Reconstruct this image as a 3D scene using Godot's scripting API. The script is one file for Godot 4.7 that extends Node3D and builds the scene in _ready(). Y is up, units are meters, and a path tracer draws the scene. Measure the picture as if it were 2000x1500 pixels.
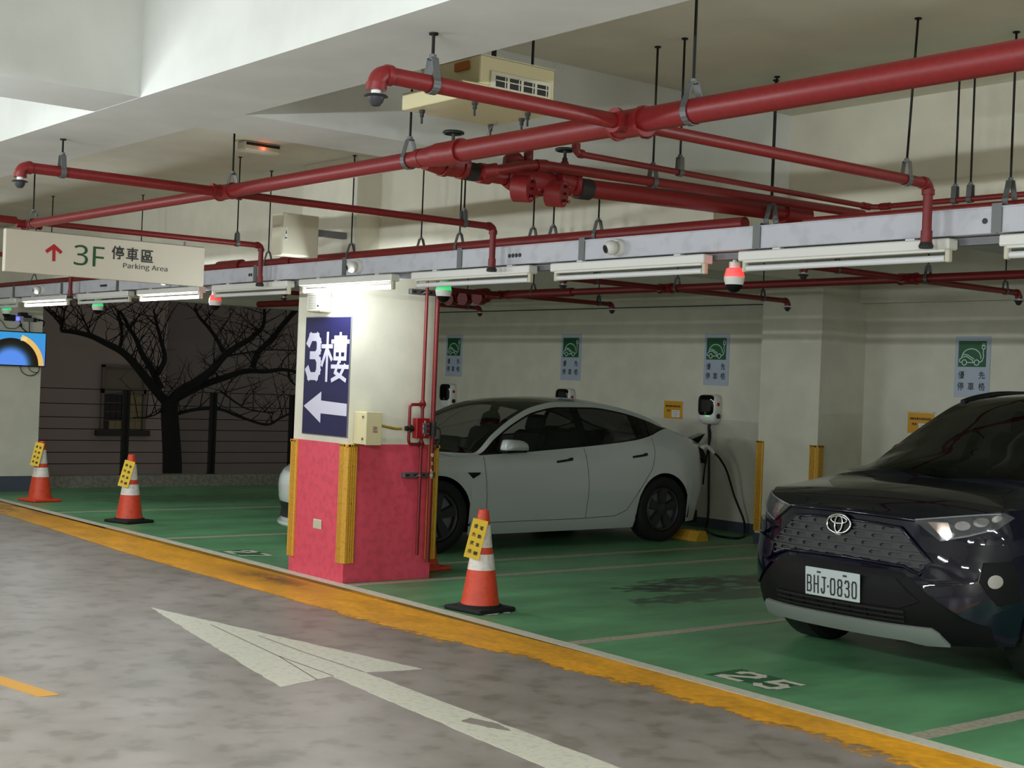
extends Node3D
# An indoor parking level at night: x runs from the aisle to the charging wall, -z along the aisle, y up, metres.

var M := {}
var taken := {}
const FACE_AISLE := Basis(Vector3(0, 0, 1), Vector3(0, 1, 0), Vector3(-1, 0, 0))   # a flat thing read from the aisle (looking along +x)


# ---------------------------------------------------------------- mesh helpers
class MB:
	var st := SurfaceTool.new()
	var sg := 1
	var lift := 0
	func _init():
		st.begin(Mesh.PRIMITIVE_TRIANGLES)
	func tri(a: Vector3, b: Vector3, c: Vector3, g := -1):
		st.set_smooth_group(g)
		st.add_vertex(a)
		st.add_vertex(c)
		st.add_vertex(b)
	func quad(a: Vector3, b: Vector3, c: Vector3, d: Vector3, g := -1):
		tri(a, b, c, g)
		tri(a, c, d, g)
	func uvquad(a: Vector3, b: Vector3, c: Vector3, d: Vector3):
		st.set_smooth_group(-1)
		var p := [a, c, b, a, d, c]
		var t := [Vector2(0, 1), Vector2(1, 0), Vector2(1, 1), Vector2(0, 1), Vector2(0, 0), Vector2(1, 0)]
		for i in 6:
			st.set_uv(t[i])
			st.add_vertex(p[i])
	func poly(pts: Array, ctr: Vector3, g := -1):
		var mid := Vector3.ZERO
		for p in pts:
			mid += p
		mid /= pts.size()
		var n: Vector3 = (pts[1] - pts[0]).cross(pts[2] - pts[0])
		if n.dot(mid - ctr) < 0:
			pts = pts.duplicate()
			pts.reverse()
		for i in range(1, pts.size() - 1):
			tri(pts[0], pts[i], pts[i + 1], g)
	func box(c: Vector3, s: Vector3, b := 0.0, bs := Basis()):
		var h := s / 2
		if b <= 0:
			for a in 3:
				for q in [-1.0, 1.0]:
					var pts := []
					for k in [[-1, -1], [1, -1], [1, 1], [-1, 1]]:
						var v := Vector3.ZERO
						v[a] = q * h[a]
						v[(a + 1) % 3] = k[0] * h[(a + 1) % 3]
						v[(a + 2) % 3] = k[1] * h[(a + 2) % 3]
						pts.append(c + bs * v)
					poly(pts, c)
			return
		var P := {}
		for sx in [-1, 1]:
			for sy in [-1, 1]:
				for sz in [-1, 1]:
					var q := Vector3(sx, sy, sz)
					for a in 3:
						var v := Vector3.ZERO
						for k in 3:
							v[k] = q[k] * (h[k] if k == a else h[k] - b)
						P[[sx, sy, sz, a]] = c + bs * v
					poly([P[[sx, sy, sz, 0]], P[[sx, sy, sz, 1]], P[[sx, sy, sz, 2]]], c)
		for a in 3:
			var u := (a + 1) % 3
			var w := (a + 2) % 3
			for q in [-1, 1]:
				var pts := []
				for k in [[-1, -1], [1, -1], [1, 1], [-1, 1]]:
					var key := [0, 0, 0, a]
					key[a] = q
					key[u] = k[0]
					key[w] = k[1]
					pts.append(P[key])
				poly(pts, c)
			for k in [[-1, -1], [1, -1], [1, 1], [-1, 1]]:
				var pts := []
				for e in [[-1, u], [1, u], [1, w], [-1, w]]:
					var key := [0, 0, 0, e[1]]
					key[a] = e[0]
					key[u] = k[0]
					key[w] = k[1]
					pts.append(P[key])
				poly(pts, c)
	func tube(path: Array, r, seg := 10, caps := true):
		sg += 1
		var rings := []
		var up := Vector3.UP
		var n := path.size()
		var u := Vector3.ZERO
		for i in n:
			var d: Vector3 = path[min(i + 1, n - 1)] - path[max(i - 1, 0)]
			d = d.normalized()
			if u == Vector3.ZERO:
				u = d.cross(Vector3.UP if abs(d.y) < 0.9 else Vector3.RIGHT).normalized()
			else:
				u = (u - d * u.dot(d)).normalized()
			var v := d.cross(u)
			var rr: float = r[i] if r is Array else r
			var ring := []
			for k in seg:
				var a := TAU * k / seg
				ring.append(path[i] + (u * cos(a) + v * sin(a)) * rr)
			rings.append(ring)
		for i in n - 1:
			for k in seg:
				var k2 := (k + 1) % seg
				quad(rings[i][k], rings[i][k2], rings[i + 1][k2], rings[i + 1][k], sg)
		if caps:
			for e in [0, n - 1]:
				poly(rings[e], path[1] if e == 0 else path[n - 2])
	func cyl(a: Vector3, b: Vector3, ra: float, rb := -1.0, seg := 16, caps := true):
		tube([a, b], [ra, ra if rb < 0 else rb], seg, caps)
	func lathe(prof: Array, xf: Transform3D, seg := 20):
		# prof: Vector2(radius, height) upwards along the local y
		var last := Vector2.ZERO
		for i in prof.size() - 1:
			var d: Vector2 = (prof[i + 1] - prof[i]).normalized()
			if i == 0 or d.dot(last) < 0.8:
				sg += 1
			last = d
			for k in seg:
				var a := TAU * k / seg
				var b := TAU * (k + 1) / seg
				var p := []
				for q in [[i, a], [i, b], [i + 1, b], [i + 1, a]]:
					p.append(xf * Vector3(prof[q[0]].x * cos(q[1]), prof[q[0]].y, -prof[q[0]].x * sin(q[1])))
				if prof[i].x < 1e-5:
					tri(p[0], p[2], p[3], sg)
				elif prof[i + 1].x < 1e-5:
					tri(p[0], p[1], p[2], sg)
				else:
					quad(p[0], p[1], p[2], p[3], sg)
	func prism(pts: PackedVector2Array, xf: Transform3D, d: float):
		if Geometry2D.is_polygon_clockwise(pts):
			pts.reverse()
		var idx := Geometry2D.triangulate_polygon(pts)
		for i in range(0, idx.size(), 3):
			var f := []
			var b := []
			for k in 3:
				var q := pts[idx[i + k]]
				f.append(xf * Vector3(q.x, q.y, d))
				b.append(xf * Vector3(q.x, q.y, 0))
			var flip: bool = (pts[idx[i + 1]] - pts[idx[i]]).cross(pts[idx[i + 2]] - pts[idx[i]]) < 0
			if flip:
				tri(f[0], f[2], f[1])
				tri(b[0], b[1], b[2])
			else:
				tri(f[0], f[1], f[2])
				tri(b[0], b[2], b[1])
		for i in pts.size():
			var p := pts[i]
			var q := pts[(i + 1) % pts.size()]
			quad(xf * Vector3(p.x, p.y, 0), xf * Vector3(q.x, q.y, 0), xf * Vector3(q.x, q.y, d), xf * Vector3(p.x, p.y, d))
	func grid(rows: Array, flip := false):
		sg += 1
		for i in rows.size() - 1:
			for k in rows[i].size() - 1:
				cell(rows, i, k, sg, flip)
	func cell(rows: Array, i: int, k: int, g: int, flip := false):
		if flip:
			quad(rows[i][k], rows[i + 1][k], rows[i + 1][k + 1], rows[i][k + 1], g)
		else:
			quad(rows[i][k], rows[i][k + 1], rows[i + 1][k + 1], rows[i + 1][k], g)
	func stroke(pl: Array, w: float, xf: Transform3D, ext := 0.5):
		# a painted or printed stroke along local x, y
		for i in pl.size() - 1:
			var a: Vector2 = pl[i]
			var b: Vector2 = pl[i + 1]
			var d := (b - a).normalized() * w
			a -= d * ext
			b += d * ext
			var s := Vector2(-d.y, d.x) * 0.5
			var z := 0.00012 * (lift % 24)
			lift += 1
			quad(xf * Vector3(a.x - s.x, a.y - s.y, z), xf * Vector3(b.x - s.x, b.y - s.y, z), xf * Vector3(b.x + s.x, b.y + s.y, z), xf * Vector3(a.x + s.x, a.y + s.y, z))
	func flat(pts: PackedVector2Array, xf: Transform3D):
		var idx := Geometry2D.triangulate_polygon(pts)
		for i in range(0, idx.size(), 3):
			var a := pts[idx[i]]
			var b := pts[idx[i + 1]]
			var c := pts[idx[i + 2]]
			if (b - a).cross(c - a) < 0:
				var t := b
				b = c
				c = t
			tri(xf * Vector3(a.x, a.y, 0), xf * Vector3(b.x, b.y, 0), xf * Vector3(c.x, c.y, 0))


func obj(called: String, mb: MB, m: Material, parent: Node = null) -> MeshInstance3D:
	var o := MeshInstance3D.new()
	if parent:
		o.name = called
	else:
		o.name = numbered(called)
	mb.st.generate_normals()
	o.mesh = mb.st.commit()
	o.material_override = null
	o.mesh.surface_set_material(0, m)
	(parent if parent else self).add_child(o, true)
	return o


func numbered(called: String) -> String:
	taken[called] = taken.get(called, -1) + 1
	return called if taken[called] == 0 else "%s_%03d" % [called, taken[called]]


func thing(called: String, label: String, category: String, at := Vector3.ZERO, group := "") -> Node3D:
	var o := Node3D.new()
	o.name = numbered(called)
	add_child(o)
	o.position = at
	return tag(o, label, category, group)


func tag(o: Node3D, label: String, category: String, group := "") -> Node3D:
	o.set_meta("label", label)
	o.set_meta("category", category)
	if group:
		o.set_meta("group", group)
	return o


func dup(src: Node3D, at: Vector3, label: String) -> Node3D:
	var o: Node3D = src.duplicate()
	var base := String(src.name)
	o.name = numbered(base)
	add_child(o)
	o.position = at
	o.set_meta("label", label)
	return o


func setting(called: String, label: String) -> Node3D:
	var o := Node3D.new()
	o.name = called
	add_child(o)
	o.set_meta("kind", "structure")
	o.set_meta("label", label)
	return o


func boxes(called: String, list: Array, m: Material, parent: Node, bevel := 0.0) -> MeshInstance3D:
	var b := MB.new()
	for q in list:
		b.box((q[0] + q[1]) / 2, (q[1] - q[0]).abs(), bevel)
	return obj(called, b, m, parent)


func mat(c: Color, rough := 0.6, metal := 0.0, spec := 0.5) -> StandardMaterial3D:
	var m := StandardMaterial3D.new()
	m.albedo_color = c
	m.roughness = rough
	m.metallic = metal
	m.metallic_specular = spec
	m.cull_mode = BaseMaterial3D.CULL_DISABLED
	return m


func glow(c: Color, e: float, base := Color(0.9, 0.9, 0.9)) -> StandardMaterial3D:
	var m := mat(base, 0.4)
	m.emission_enabled = true
	m.emission = c
	m.emission_energy_multiplier = e
	return m


func pane(c: Color, a: float) -> StandardMaterial3D:
	var m := mat(Color(c.r, c.g, c.b, a), 0.03)
	m.transparency = BaseMaterial3D.TRANSPARENCY_ALPHA
	return m


func noise_tex(freq: float, cols: Array, offs: Array, octaves := 4, size := 512, sd := 1, kind := FastNoiseLite.TYPE_SIMPLEX_SMOOTH) -> NoiseTexture2D:
	var n := FastNoiseLite.new()
	n.noise_type = kind
	n.frequency = freq
	n.fractal_octaves = octaves
	n.seed = sd
	var t := NoiseTexture2D.new()
	t.width = size
	t.height = size
	t.seamless = true
	t.noise = n
	var g := Gradient.new()
	g.offsets = PackedFloat32Array(offs)
	g.colors = PackedColorArray(cols)
	t.color_ramp = g
	return t


func bump_tex(freq: float, octaves := 4, sd := 3, strength := 4.0, size := 512) -> NoiseTexture2D:
	var n := FastNoiseLite.new()
	n.noise_type = FastNoiseLite.TYPE_SIMPLEX_SMOOTH
	n.frequency = freq
	n.fractal_octaves = octaves
	n.seed = sd
	var t := NoiseTexture2D.new()
	t.width = size
	t.height = size
	t.seamless = true
	t.as_normal_map = true
	t.bump_strength = strength
	t.noise = n
	return t


func grained(m: StandardMaterial3D, tex: Texture2D, metres: float, nrm: Texture2D = null, nscale := 0.5) -> StandardMaterial3D:
	m.albedo_texture = tex
	m.uv1_triplanar = true
	m.uv1_world_triplanar = true
	m.uv1_scale = Vector3.ONE / metres
	if nrm:
		m.normal_enabled = true
		m.normal_texture = nrm
		m.normal_scale = nscale
	return m


# smooth curve through control points [x, y] (monotone cubic)
func cv(x: float, p: Array) -> float:
	var n := p.size()
	if x <= p[0][0]:
		return p[0][1]
	if x >= p[n - 1][0]:
		return p[n - 1][1]
	var i := 0
	while x > p[i + 1][0]:
		i += 1
	var h: float = p[i + 1][0] - p[i][0]
	var s: float = (p[i + 1][1] - p[i][1]) / h
	var a := s
	var b := s
	if i > 0:
		var q: float = (p[i][1] - p[i - 1][1]) / (p[i][0] - p[i - 1][0])
		a = 0.0 if q * s <= 0 else 2 * q * s / (q + s)
	if i < n - 2:
		var q: float = (p[i + 2][1] - p[i + 1][1]) / (p[i + 2][0] - p[i + 1][0])
		b = 0.0 if q * s <= 0 else 2 * q * s / (q + s)
	var t: float = (x - p[i][0]) / h
	return p[i][1] * (1 + 2 * t) * (1 - t) ** 2 + p[i + 1][1] * t * t * (3 - 2 * t) + h * (a * t * (1 - t) ** 2 - b * t * t * (1 - t))


func text(called: String, s: String, cap: float, xf: Transform3D, m: Material, parent: Node, stretch := 1.0) -> MeshInstance3D:
	var t := TextMesh.new()
	var f := SystemFont.new()
	f.font_names = PackedStringArray(["Droid Sans"])
	t.font = f
	t.text = s
	t.font_size = 64
	t.pixel_size = cap / (64 * 0.714)
	t.depth = 0.002
	t.curve_step = 1.0
	t.material = m
	var o := MeshInstance3D.new()
	o.name = called
	o.mesh = t
	o.transform = xf * Transform3D(Basis.from_scale(Vector3(stretch, 1, 1)), Vector3.ZERO)
	parent.add_child(o, true)
	return o


# ---------------------------------------------------------------- characters, as strokes on a 100 by 100 square (y down)
func V(s: String) -> Array:
	# "x,y x,y / x,y x,y": strokes
	var out := []
	for part in s.split("/"):
		var pl := []
		for q in part.strip_edges().split(" ", false):
			var c := q.split(",")
			pl.append(Vector2(float(c[0]), float(c[1])))
		out.append(pl)
	return out


const PERSON := "28,4 8,46 / 20,30 20,98 / "
const WOOD := "4,28 38,28 / 22,2 22,98 / 20,32 4,66 / 24,36 38,54 / "
var GLYPH := {
	"停": PERSON + "64,2 64,12 / 36,16 96,16 / 46,27 86,27 86,42 46,42 46,27 / 38,64 38,53 95,53 95,64 / 46,69 88,69 / 67,69 67,95 54,95",
	"車": "10,14 90,14 / 20,28 80,28 80,68 20,68 20,28 / 20,48 80,48 / 5,82 95,82 / 50,2 50,98",
	"區": "94,8 10,8 10,94 96,94 / 36,20 76,20 76,42 36,42 36,20 / 24,54 48,54 48,80 24,80 24,54 / 62,54 88,54 88,80 62,80 62,54",
	"樓": WOOD + "50,10 88,10 88,27 50,27 / 40,18 97,18 / 50,36 88,36 88,53 50,53 50,36 / 69,3 69,58 / 66,60 54,82 90,97 / 87,68 72,88 44,98 / 42,70 98,70",
	"優": PERSON + "42,6 94,6 / 66,6 62,15 / 48,16 88,16 88,44 48,44 48,16 / 48,26 88,26 / 48,35 88,35 / 39,58 39,51 96,51 96,58 / 46,60 44,68 / 58,59 58,68 78,68 / 84,60 88,67 / 60,72 42,88 / 54,77 84,77 40,98 / 56,84 94,98",
	"先": "30,8 16,32 / 24,24 84,24 / 52,4 52,48 / 8,48 94,48 / 38,48 34,75 10,96 / 62,48 62,92 92,92 92,76",
	"格": WOOD + "58,4 42,28 / 54,14 84,14 44,56 / 56,24 96,54 / 52,63 86,63 86,94 52,94 52,63",
	"電": "15,8 85,8 / 8,34 8,20 92,20 92,34 / 50,8 50,44 / 24,29 40,29 / 60,29 76,29 / 20,52 80,52 80,80 20,80 20,52 / 20,66 80,66 / 50,46 50,93 94,93",
	"動": "50,6 8,11 / 4,22 54,22 / 10,32 48,32 48,58 10,58 10,32 / 10,45 48,45 / 29,10 29,88 / 8,72 50,72 / 4,91 54,88 / 58,30 94,30 90,94 78,94 / 74,6 72,50 54,96",
	"輛": "4,14 44,14 / 8,28 40,28 40,66 8,66 8,28 / 8,47 40,47 / 2,80 46,80 / 24,2 24,98 / 52,10 98,10 / 54,96 54,28 96,28 96,96 88,96 / 75,10 75,94 / 64,40 58,66 / 64,48 71,62 / 86,40 80,66 / 86,48 92,62",
	"使": PERSON + "38,14 96,14 / 44,28 90,28 90,52 44,52 44,28 / 67,2 66,60 38,98 / 46,64 96,98",
	"用": "18,8 16,70 6,98 / 18,8 86,8 86,96 74,96 / 18,36 86,36 / 18,64 86,64 / 52,8 52,96",
	"B": "18,4 18,96 / 18,5 64,5 76,14 76,38 64,48 18,48 / 64,48 80,58 80,84 66,95 18,95",
	"H": "18,2 18,98 / 82,2 82,98 / 18,48 82,48",
	"J": "36,5 90,5 / 70,5 70,82 58,95 36,95 24,82 24,72",
	"0": "50,5 30,5 18,18 18,82 30,95 70,95 82,82 82,18 70,5 50,5",
	"8": "50,5 30,5 20,16 20,36 32,47 68,47 80,36 80,16 70,5 50,5 / 32,47 18,60 18,82 30,95 70,95 82,82 82,60 68,47",
	"3": "20,18 32,5 68,5 80,16 80,36 66,47 40,47 / 66,47 82,60 82,82 70,95 30,95 18,82",
	"E": "80,5 20,5 20,95 82,95 / 20,48 70,48",
	"A": "14,98 46,4 54,4 86,98 / 28,66 72,66",
	"2": "18,26 18,16 30,5 70,5 82,16 82,36 18,80 18,95 84,95",
	"5": "80,5 24,5 20,46 62,42 80,54 80,82 68,95 32,95 18,84",
	"6": "80,12 64,5 34,5 18,22 18,82 30,95 70,95 82,82 82,58 70,47 34,47 18,58",
	"7": "16,5 82,5 82,20 44,98",
	"-": "30,50 70,50",
	".": "42,50 58,50",
}


func glyph(b: MB, ch: String, xf: Transform3D, x: float, y: float, w: float, h: float, sw: float):
	# (x, y): lower left corner in the plane of xf
	for pl in V(GLYPH[ch]):
		var q := []
		for p in pl:
			q.append(Vector2(x + p.x / 100 * w, y + (1 - p.y / 100) * h))
		b.stroke(q, sw, xf)


const TUBE_Y := 2.205
const TUBE_POWER := 1.2
const AISLE_POWER := 6.0
const NEAR_POWER := 4.3  # for the two unseen tubes added to brighten the stalls
const LAMP_COLOR := Color(0.955, 0.99, 1.0)


func _ready():
	# ---- camera
	var yaw := deg_to_rad(38.8345)
	var roll := deg_to_rad(2.2564)
	var fw := Vector3(sin(yaw), 0.000117, -cos(yaw)).normalized()
	var ri := Vector3(cos(yaw), 0, sin(yaw))
	var up := ri.cross(fw)
	var cam := Camera3D.new()
	cam.name = "camera"
	cam.transform = Transform3D(Basis(ri * cos(roll) + up * sin(roll), up * cos(roll) - ri * sin(roll), -fw), Vector3(0, 1.56, 0))
	cam.fov = rad_to_deg(2 * atan(750.0 / 2770.18))
	cam.near = 0.05
	cam.far = 200
	add_child(cam)
	cam.current = true
	# ---- night outside, exposure
	var env := Environment.new()
	env.background_mode = Environment.BG_COLOR
	env.background_color = Color(0.42, 0.40, 0.385)
	env.background_energy_multiplier = 1.0
	env.tonemap_mode = Environment.TONE_MAPPER_LINEAR
	env.tonemap_exposure = 1.0
	env.sdfgi_enabled = true
	env.ssao_enabled = true
	env.ssil_enabled = true
	var we := WorldEnvironment.new()
	we.name = "world"
	we.environment = env
	add_child(we)
	materials()
	# ---- the lamps that light the place: three lit tubes of the near row, two unseen ones added to it, and the row over the aisle (outside the frame)
	tube_fixtures()
	aisle_lamps()
	# ---- setting
	floor_and_paint()
	shell()
	outside()
	# ---- objects
	pillar_things()
	cable_tray()
	sprinklers()
	ceiling_things()
	back_wall_things()
	white_sedan()
	dark_suv()
	cones()
	left_wall_things()


func materials():
	var plaster := noise_tex(0.01, [Color(0.965, 0.965, 0.965), Color(1, 1, 1)], [0.25, 0.8], 5, 512, 4)
	M.wall = grained(mat(Color(0.83, 0.815, 0.75), 0.65), plaster, 2.2)
	M.ceil = grained(mat(Color(0.80, 0.785, 0.725), 0.8), plaster, 2.9)
	M.beam = grained(mat(Color(0.81, 0.815, 0.80), 0.75), plaster, 2.5)
	M.pillar = grained(mat(Color(0.88, 0.865, 0.80), 0.6), plaster, 1.8)
	M.pink = grained(mat(Color(0.86, 0.30, 0.385), 0.6), noise_tex(0.02, [Color(0.93, 0.92, 0.92), Color(1, 1, 1)], [0.2, 0.6], 5, 512, 9), 0.9)
	M.base = grained(mat(Color(0.29, 0.31, 0.36), 0.5), plaster, 1.0)
	M.kerb = grained(mat(Color(0.50, 0.49, 0.44), 0.8), noise_tex(0.03, [Color(0.85, 0.85, 0.85), Color(1, 1, 1)], [0.3, 0.7], 5, 512, 12), 1.0)
	M.concrete = grained(mat(Color(0.585, 0.55, 0.525), 0.42), noise_tex(0.004, [Color(0.90, 0.90, 0.885), Color(0.96, 0.955, 0.95), Color(1, 1, 1)], [0.2, 0.5, 0.8], 6, 1024, 21), 3.1, null)
	M.concrete.detail_enabled = true
	M.concrete.detail_blend_mode = BaseMaterial3D.BLEND_MODE_MUL
	M.concrete.detail_albedo = noise_tex(0.012, [Color(0.86, 0.865, 0.84), Color(0.975, 0.975, 0.97), Color(1, 1, 1)], [0.2, 0.4, 0.65], 7, 1024, 33)
	M.white_paint = grained(mat(Color(0.80, 0.785, 0.72), 0.5), noise_tex(0.03, [Color(0.93, 0.93, 0.92), Color(1, 1, 1)], [0.2, 0.45], 5, 512, 17), 0.8)
	M.line_paint = grained(mat(Color(0.66, 0.64, 0.57), 0.5), noise_tex(0.03, [Color(0.88, 0.88, 0.87), Color(1, 1, 1)], [0.25, 0.6], 5, 512, 18), 0.7)
	M.yellow_paint = mat(Color(0.80, 0.58, 0.20), 0.5)
	M.dark_green = mat(Color(0.15, 0.36, 0.23), 0.5)
	M.red = grained(mat(Color(0.47, 0.075, 0.085), 0.45), noise_tex(0.04, [Color(0.92, 0.92, 0.92), Color(1, 1, 1)], [0.2, 0.6], 4, 256, 6), 0.3)
	M.red_dark = M.red
	M.rod = mat(Color(0.07, 0.065, 0.06), 0.6, 0.4)
	M.zinc = mat(Color(0.42, 0.43, 0.43), 0.5, 0.6)
	M.steel = mat(Color(0.55, 0.55, 0.56), 0.35, 0.8)
	M.black = mat(Color(0.03, 0.03, 0.035), 0.5)
	M.rubber = mat(Color(0.035, 0.035, 0.037), 0.8)
	M.tray = grained(mat(Color(0.745, 0.75, 0.785), 0.45, 0.0), noise_tex(0.015, [Color(0.94, 0.94, 0.94), Color(1, 1, 1)], [0.2, 0.5], 5, 512, 8), 1.3)
	M.white = mat(Color(0.86, 0.86, 0.84), 0.35)
	M.off_white = mat(Color(0.78, 0.76, 0.68), 0.5)
	M.cream = mat(Color(0.80, 0.76, 0.60), 0.5)
	M.grey = mat(Color(0.45, 0.45, 0.47), 0.5)
	M.dark_grey = mat(Color(0.16, 0.16, 0.17), 0.55)
	M.ink = mat(Color(0.12, 0.13, 0.12), 0.6)
	M.green_ink = mat(Color(0.07, 0.29, 0.15), 0.6)
	M.red_ink = mat(Color(0.68, 0.08, 0.10), 0.6)
	M.navy = mat(Color(0.075, 0.065, 0.27), 0.45)
	M.rubber_yellow = grained(mat(Color(0.82, 0.62, 0.20), 0.55), noise_tex(0.05, [Color(0.90, 0.88, 0.86), Color(1, 1, 1)], [0.15, 0.45], 5, 256, 14), 0.4)
	M.card = mat(Color(0.90, 0.75, 0.12), 0.5)
	M.orange = grained(mat(Color(0.84, 0.27, 0.15), 0.5), noise_tex(0.03, [Color(0.90, 0.87, 0.85), Color(1, 1, 1)], [0.2, 0.5], 5, 256, 15), 0.5)
	M.reflective = grained(mat(Color(0.88, 0.86, 0.84), 0.4), noise_tex(0.04, [Color(0.90, 0.885, 0.88), Color(1, 1, 1)], [0.2, 0.5], 4, 256, 16), 0.4)
	M.car_white = mat(Color(0.74, 0.76, 0.75), 0.25)
	M.car_white.clearcoat_enabled = true
	M.car_white.clearcoat = 1.0
	M.car_white.clearcoat_roughness = 0.04
	M.car_blue = mat(Color(0.012, 0.015, 0.10), 0.4, 0.0, 0.15)
	M.car_blue.clearcoat_enabled = true
	M.car_blue.clearcoat = 1.0
	M.car_blue.clearcoat_roughness = 0.03
	M.gloss_black = mat(Color(0.012, 0.012, 0.016), 0.08)
	M.plastic = mat(Color(0.03, 0.031, 0.034), 0.6, 0.0, 0.3)
	M.silver = mat(Color(0.56, 0.57, 0.56), 0.42, 0.35)
	M.chrome = mat(Color(0.80, 0.80, 0.82), 0.12, 1.0)
	M.glass = pane(Color(0.02, 0.03, 0.03), 0.45)
	M.dark_glass = pane(Color(0.01, 0.012, 0.014), 0.86)
	M.lens = pane(Color(0.5, 0.52, 0.55), 0.2)
	M.tube_off = mat(Color(0.85, 0.86, 0.87), 0.3)
	M.tube_on = glow(Color(1.0, 0.95, 0.93), 4.0)
	M.night_wall = mat(Color(0.60, 0.57, 0.54), 0.9)
	M.bark = mat(Color(0.055, 0.05, 0.05), 0.9)


# ---------------------------------------------------------------- lamps
func tube_mesh_parts(o: Node3D, lit: bool):
	var b := MB.new()
	b.box(Vector3(0.0, 0.062, 0), Vector3(0.075, 0.05, 1.26), 0.006)
	b.box(Vector3(0.0, 0.034, 0), Vector3(0.05, 0.012, 1.20), 0.003)
	for s in [-0.4, 0.4]:
		b.box(Vector3(0.01, 0.092, s), Vector3(0.03, 0.012, 0.05))
	obj("batten", b, M.white, o)
	for s in [-1, 1]:
		var c := MB.new()
		c.box(Vector3(0, 0.012, s * 0.607), Vector3(0.03, 0.06, 0.024), 0.005)
		obj("lamp_holder", c, M.off_white, o)
	var t := MB.new()
	t.cyl(Vector3(0, 0, -0.592), Vector3(0, 0, 0.592), 0.0155, -1, 14)
	obj("fluorescent_tube", t, M.tube_on if lit else M.tube_off, o)


func lamp_light(at: Vector3, energy: float):
	# the light of one tube: three long soft sources just off its surface, to the aisle, to the stalls and down
	for k in 3:
		var l := AreaLight3D.new()
		l.name = "tube_light"
		l.area_size = Vector2(1.18, 0.03)
		l.light_energy = energy * (0.8 if k == 2 else 1.0)
		l.light_color = LAMP_COLOR
		l.shadow_enabled = true
		l.set("area_range", 40.0)
		var out: Vector3 = [Vector3(-1, -0.1, 0), Vector3(1, -0.1, 0), Vector3(0, -1, 0)][k].normalized()
		var side := Vector3(0, 0, 1)
		l.transform = Transform3D(Basis(side, (-out).cross(side), -out), at + out * 0.02)
		add_child(l, true)


func tube_fixtures():
	var spot := [  # the first two are added out of view, to light stalls and wall
		[1.62, true, "added glowing fluorescent batten beside the viewer, outside the picture"],
		[-1.36, true, "added glowing fluorescent batten just beyond the picture's right edge"],
		[-2.86, false, "unlit fluorescent batten cut by the right edge of the picture"],
		[-4.37, false, "unlit fluorescent batten crossed by the red drop pipe above the dark SUV"],
		[-5.87, false, "unlit fluorescent batten left of the red indicator, under the eyeball camera"],
		[-7.33, false, "unlit fluorescent batten above the green indicator beside the pillar"],
		[-8.83, true, "glowing fluorescent batten in front of the top of the pink and white pillar"],
		[-10.27, false, "unlit fluorescent batten left of the pillar, above the faded red indicator"],
		[-11.77, true, "glowing fluorescent batten under the right end of the floor sign"],
		[-13.23, false, "unlit fluorescent batten above the green indicator under the floor sign"],
		[-14.74, true, "glowing fluorescent batten farthest left, above the wall screen"],
		[-16.2, false, "unlit fluorescent batten at the far end of the row, by the end wall"],
	]
	for s in spot:
		var o := thing("fluorescent_light", s[2], "light", Vector3(5.525, TUBE_Y, s[0]), "fluorescent battens under the cable tray")
		tube_mesh_parts(o, s[1])
		if s[1]:
			lamp_light(o.position, TUBE_POWER if s[0] < -4 else NEAR_POWER)


func aisle_lamps():
	# the row over the other side of the aisle, outside the frame: it lights the near faces of the beams
	for q in [[-13.0, "far end of the second row, beyond the picture's left edge"], [-9.5, "second from the far end of the second row, beyond the left edge"], [-6.0, "middle of the second row, beyond the picture's left edge"], [-2.5, "fourth from the far end of the second row, beyond the left edge"], [1.0, "beside the viewer in the second row"], [4.2, "behind the viewer in the second row"]]:
		var z: float = q[0]
		var o := thing("fluorescent_light", "glowing fluorescent batten, " + q[1], "light", Vector3(0.3, 2.25, z), "second row of fluorescent battens")
		tube_mesh_parts(o, true)
		lamp_light(o.position, AISLE_POWER)
		var b := MB.new()
		for s in [-0.5, 0.5]:
			b.cyl(Vector3(0, 0.085, s), Vector3(0, 0.99, s), 0.005, -1, 6)
		obj("hanger_rod", b, M.rod, o)


# ---------------------------------------------------------------- setting
func ground(pts: Array, y0: float, d := 0.0015) -> MB:
	# pts: Vector2(x, z)
	var b := MB.new()
	add_ground(b, pts, y0, d)
	return b


func add_ground(b: MB, pts: Array, y0: float, d := 0.0015):
	var q := PackedVector2Array()
	for p in pts:
		q.append(Vector2(p.x, -p.y))
	b.prism(q, Transform3D(Basis(Vector3(1, 0, 0), Vector3(0, 0, -1), Vector3(0, 1, 0)), Vector3(0, y0, 0)), d)


func ragged(pts: Array, amp: float, sd: int, step := 0.03) -> Array:
	# hand-laid paint: the outline with small wobbles
	var n := FastNoiseLite.new()
	n.seed = sd
	n.frequency = 6.0
	n.fractal_octaves = 3
	var out := []
	for i in pts.size():
		var a: Vector2 = pts[i]
		var b: Vector2 = pts[(i + 1) % pts.size()]
		var nn: int = max(1, int(a.distance_to(b) / step))
		var side := (b - a).orthogonal().normalized()
		for k in nn:
			var p := a.lerp(b, float(k) / nn)
			out.append(p + side * amp * n.get_noise_2d(p.x, p.y) * (0.0 if k == 0 else 1.0))
	return out


const LINE_X := [[-18.0, 5.63], [-15.1, 5.64], [-11.0, 5.68], [-8.8, 5.675], [-5.93, 5.605], [-3.37, 5.50], [-1.5, 5.42]]
const BAND_X := [[-18.0, 5.2], [-14.85, 5.17], [-13.3, 5.12], [-10.8, 5.03], [-9.1, 5.04], [-7.8, 5.05], [-7.0, 5.07], [-6.38, 5.16], [-5.78, 5.215], [-5.25, 5.235], [-4.67, 5.225], [-4.2, 5.22], [-3.6, 5.17], [-1.5, 5.12]]


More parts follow.
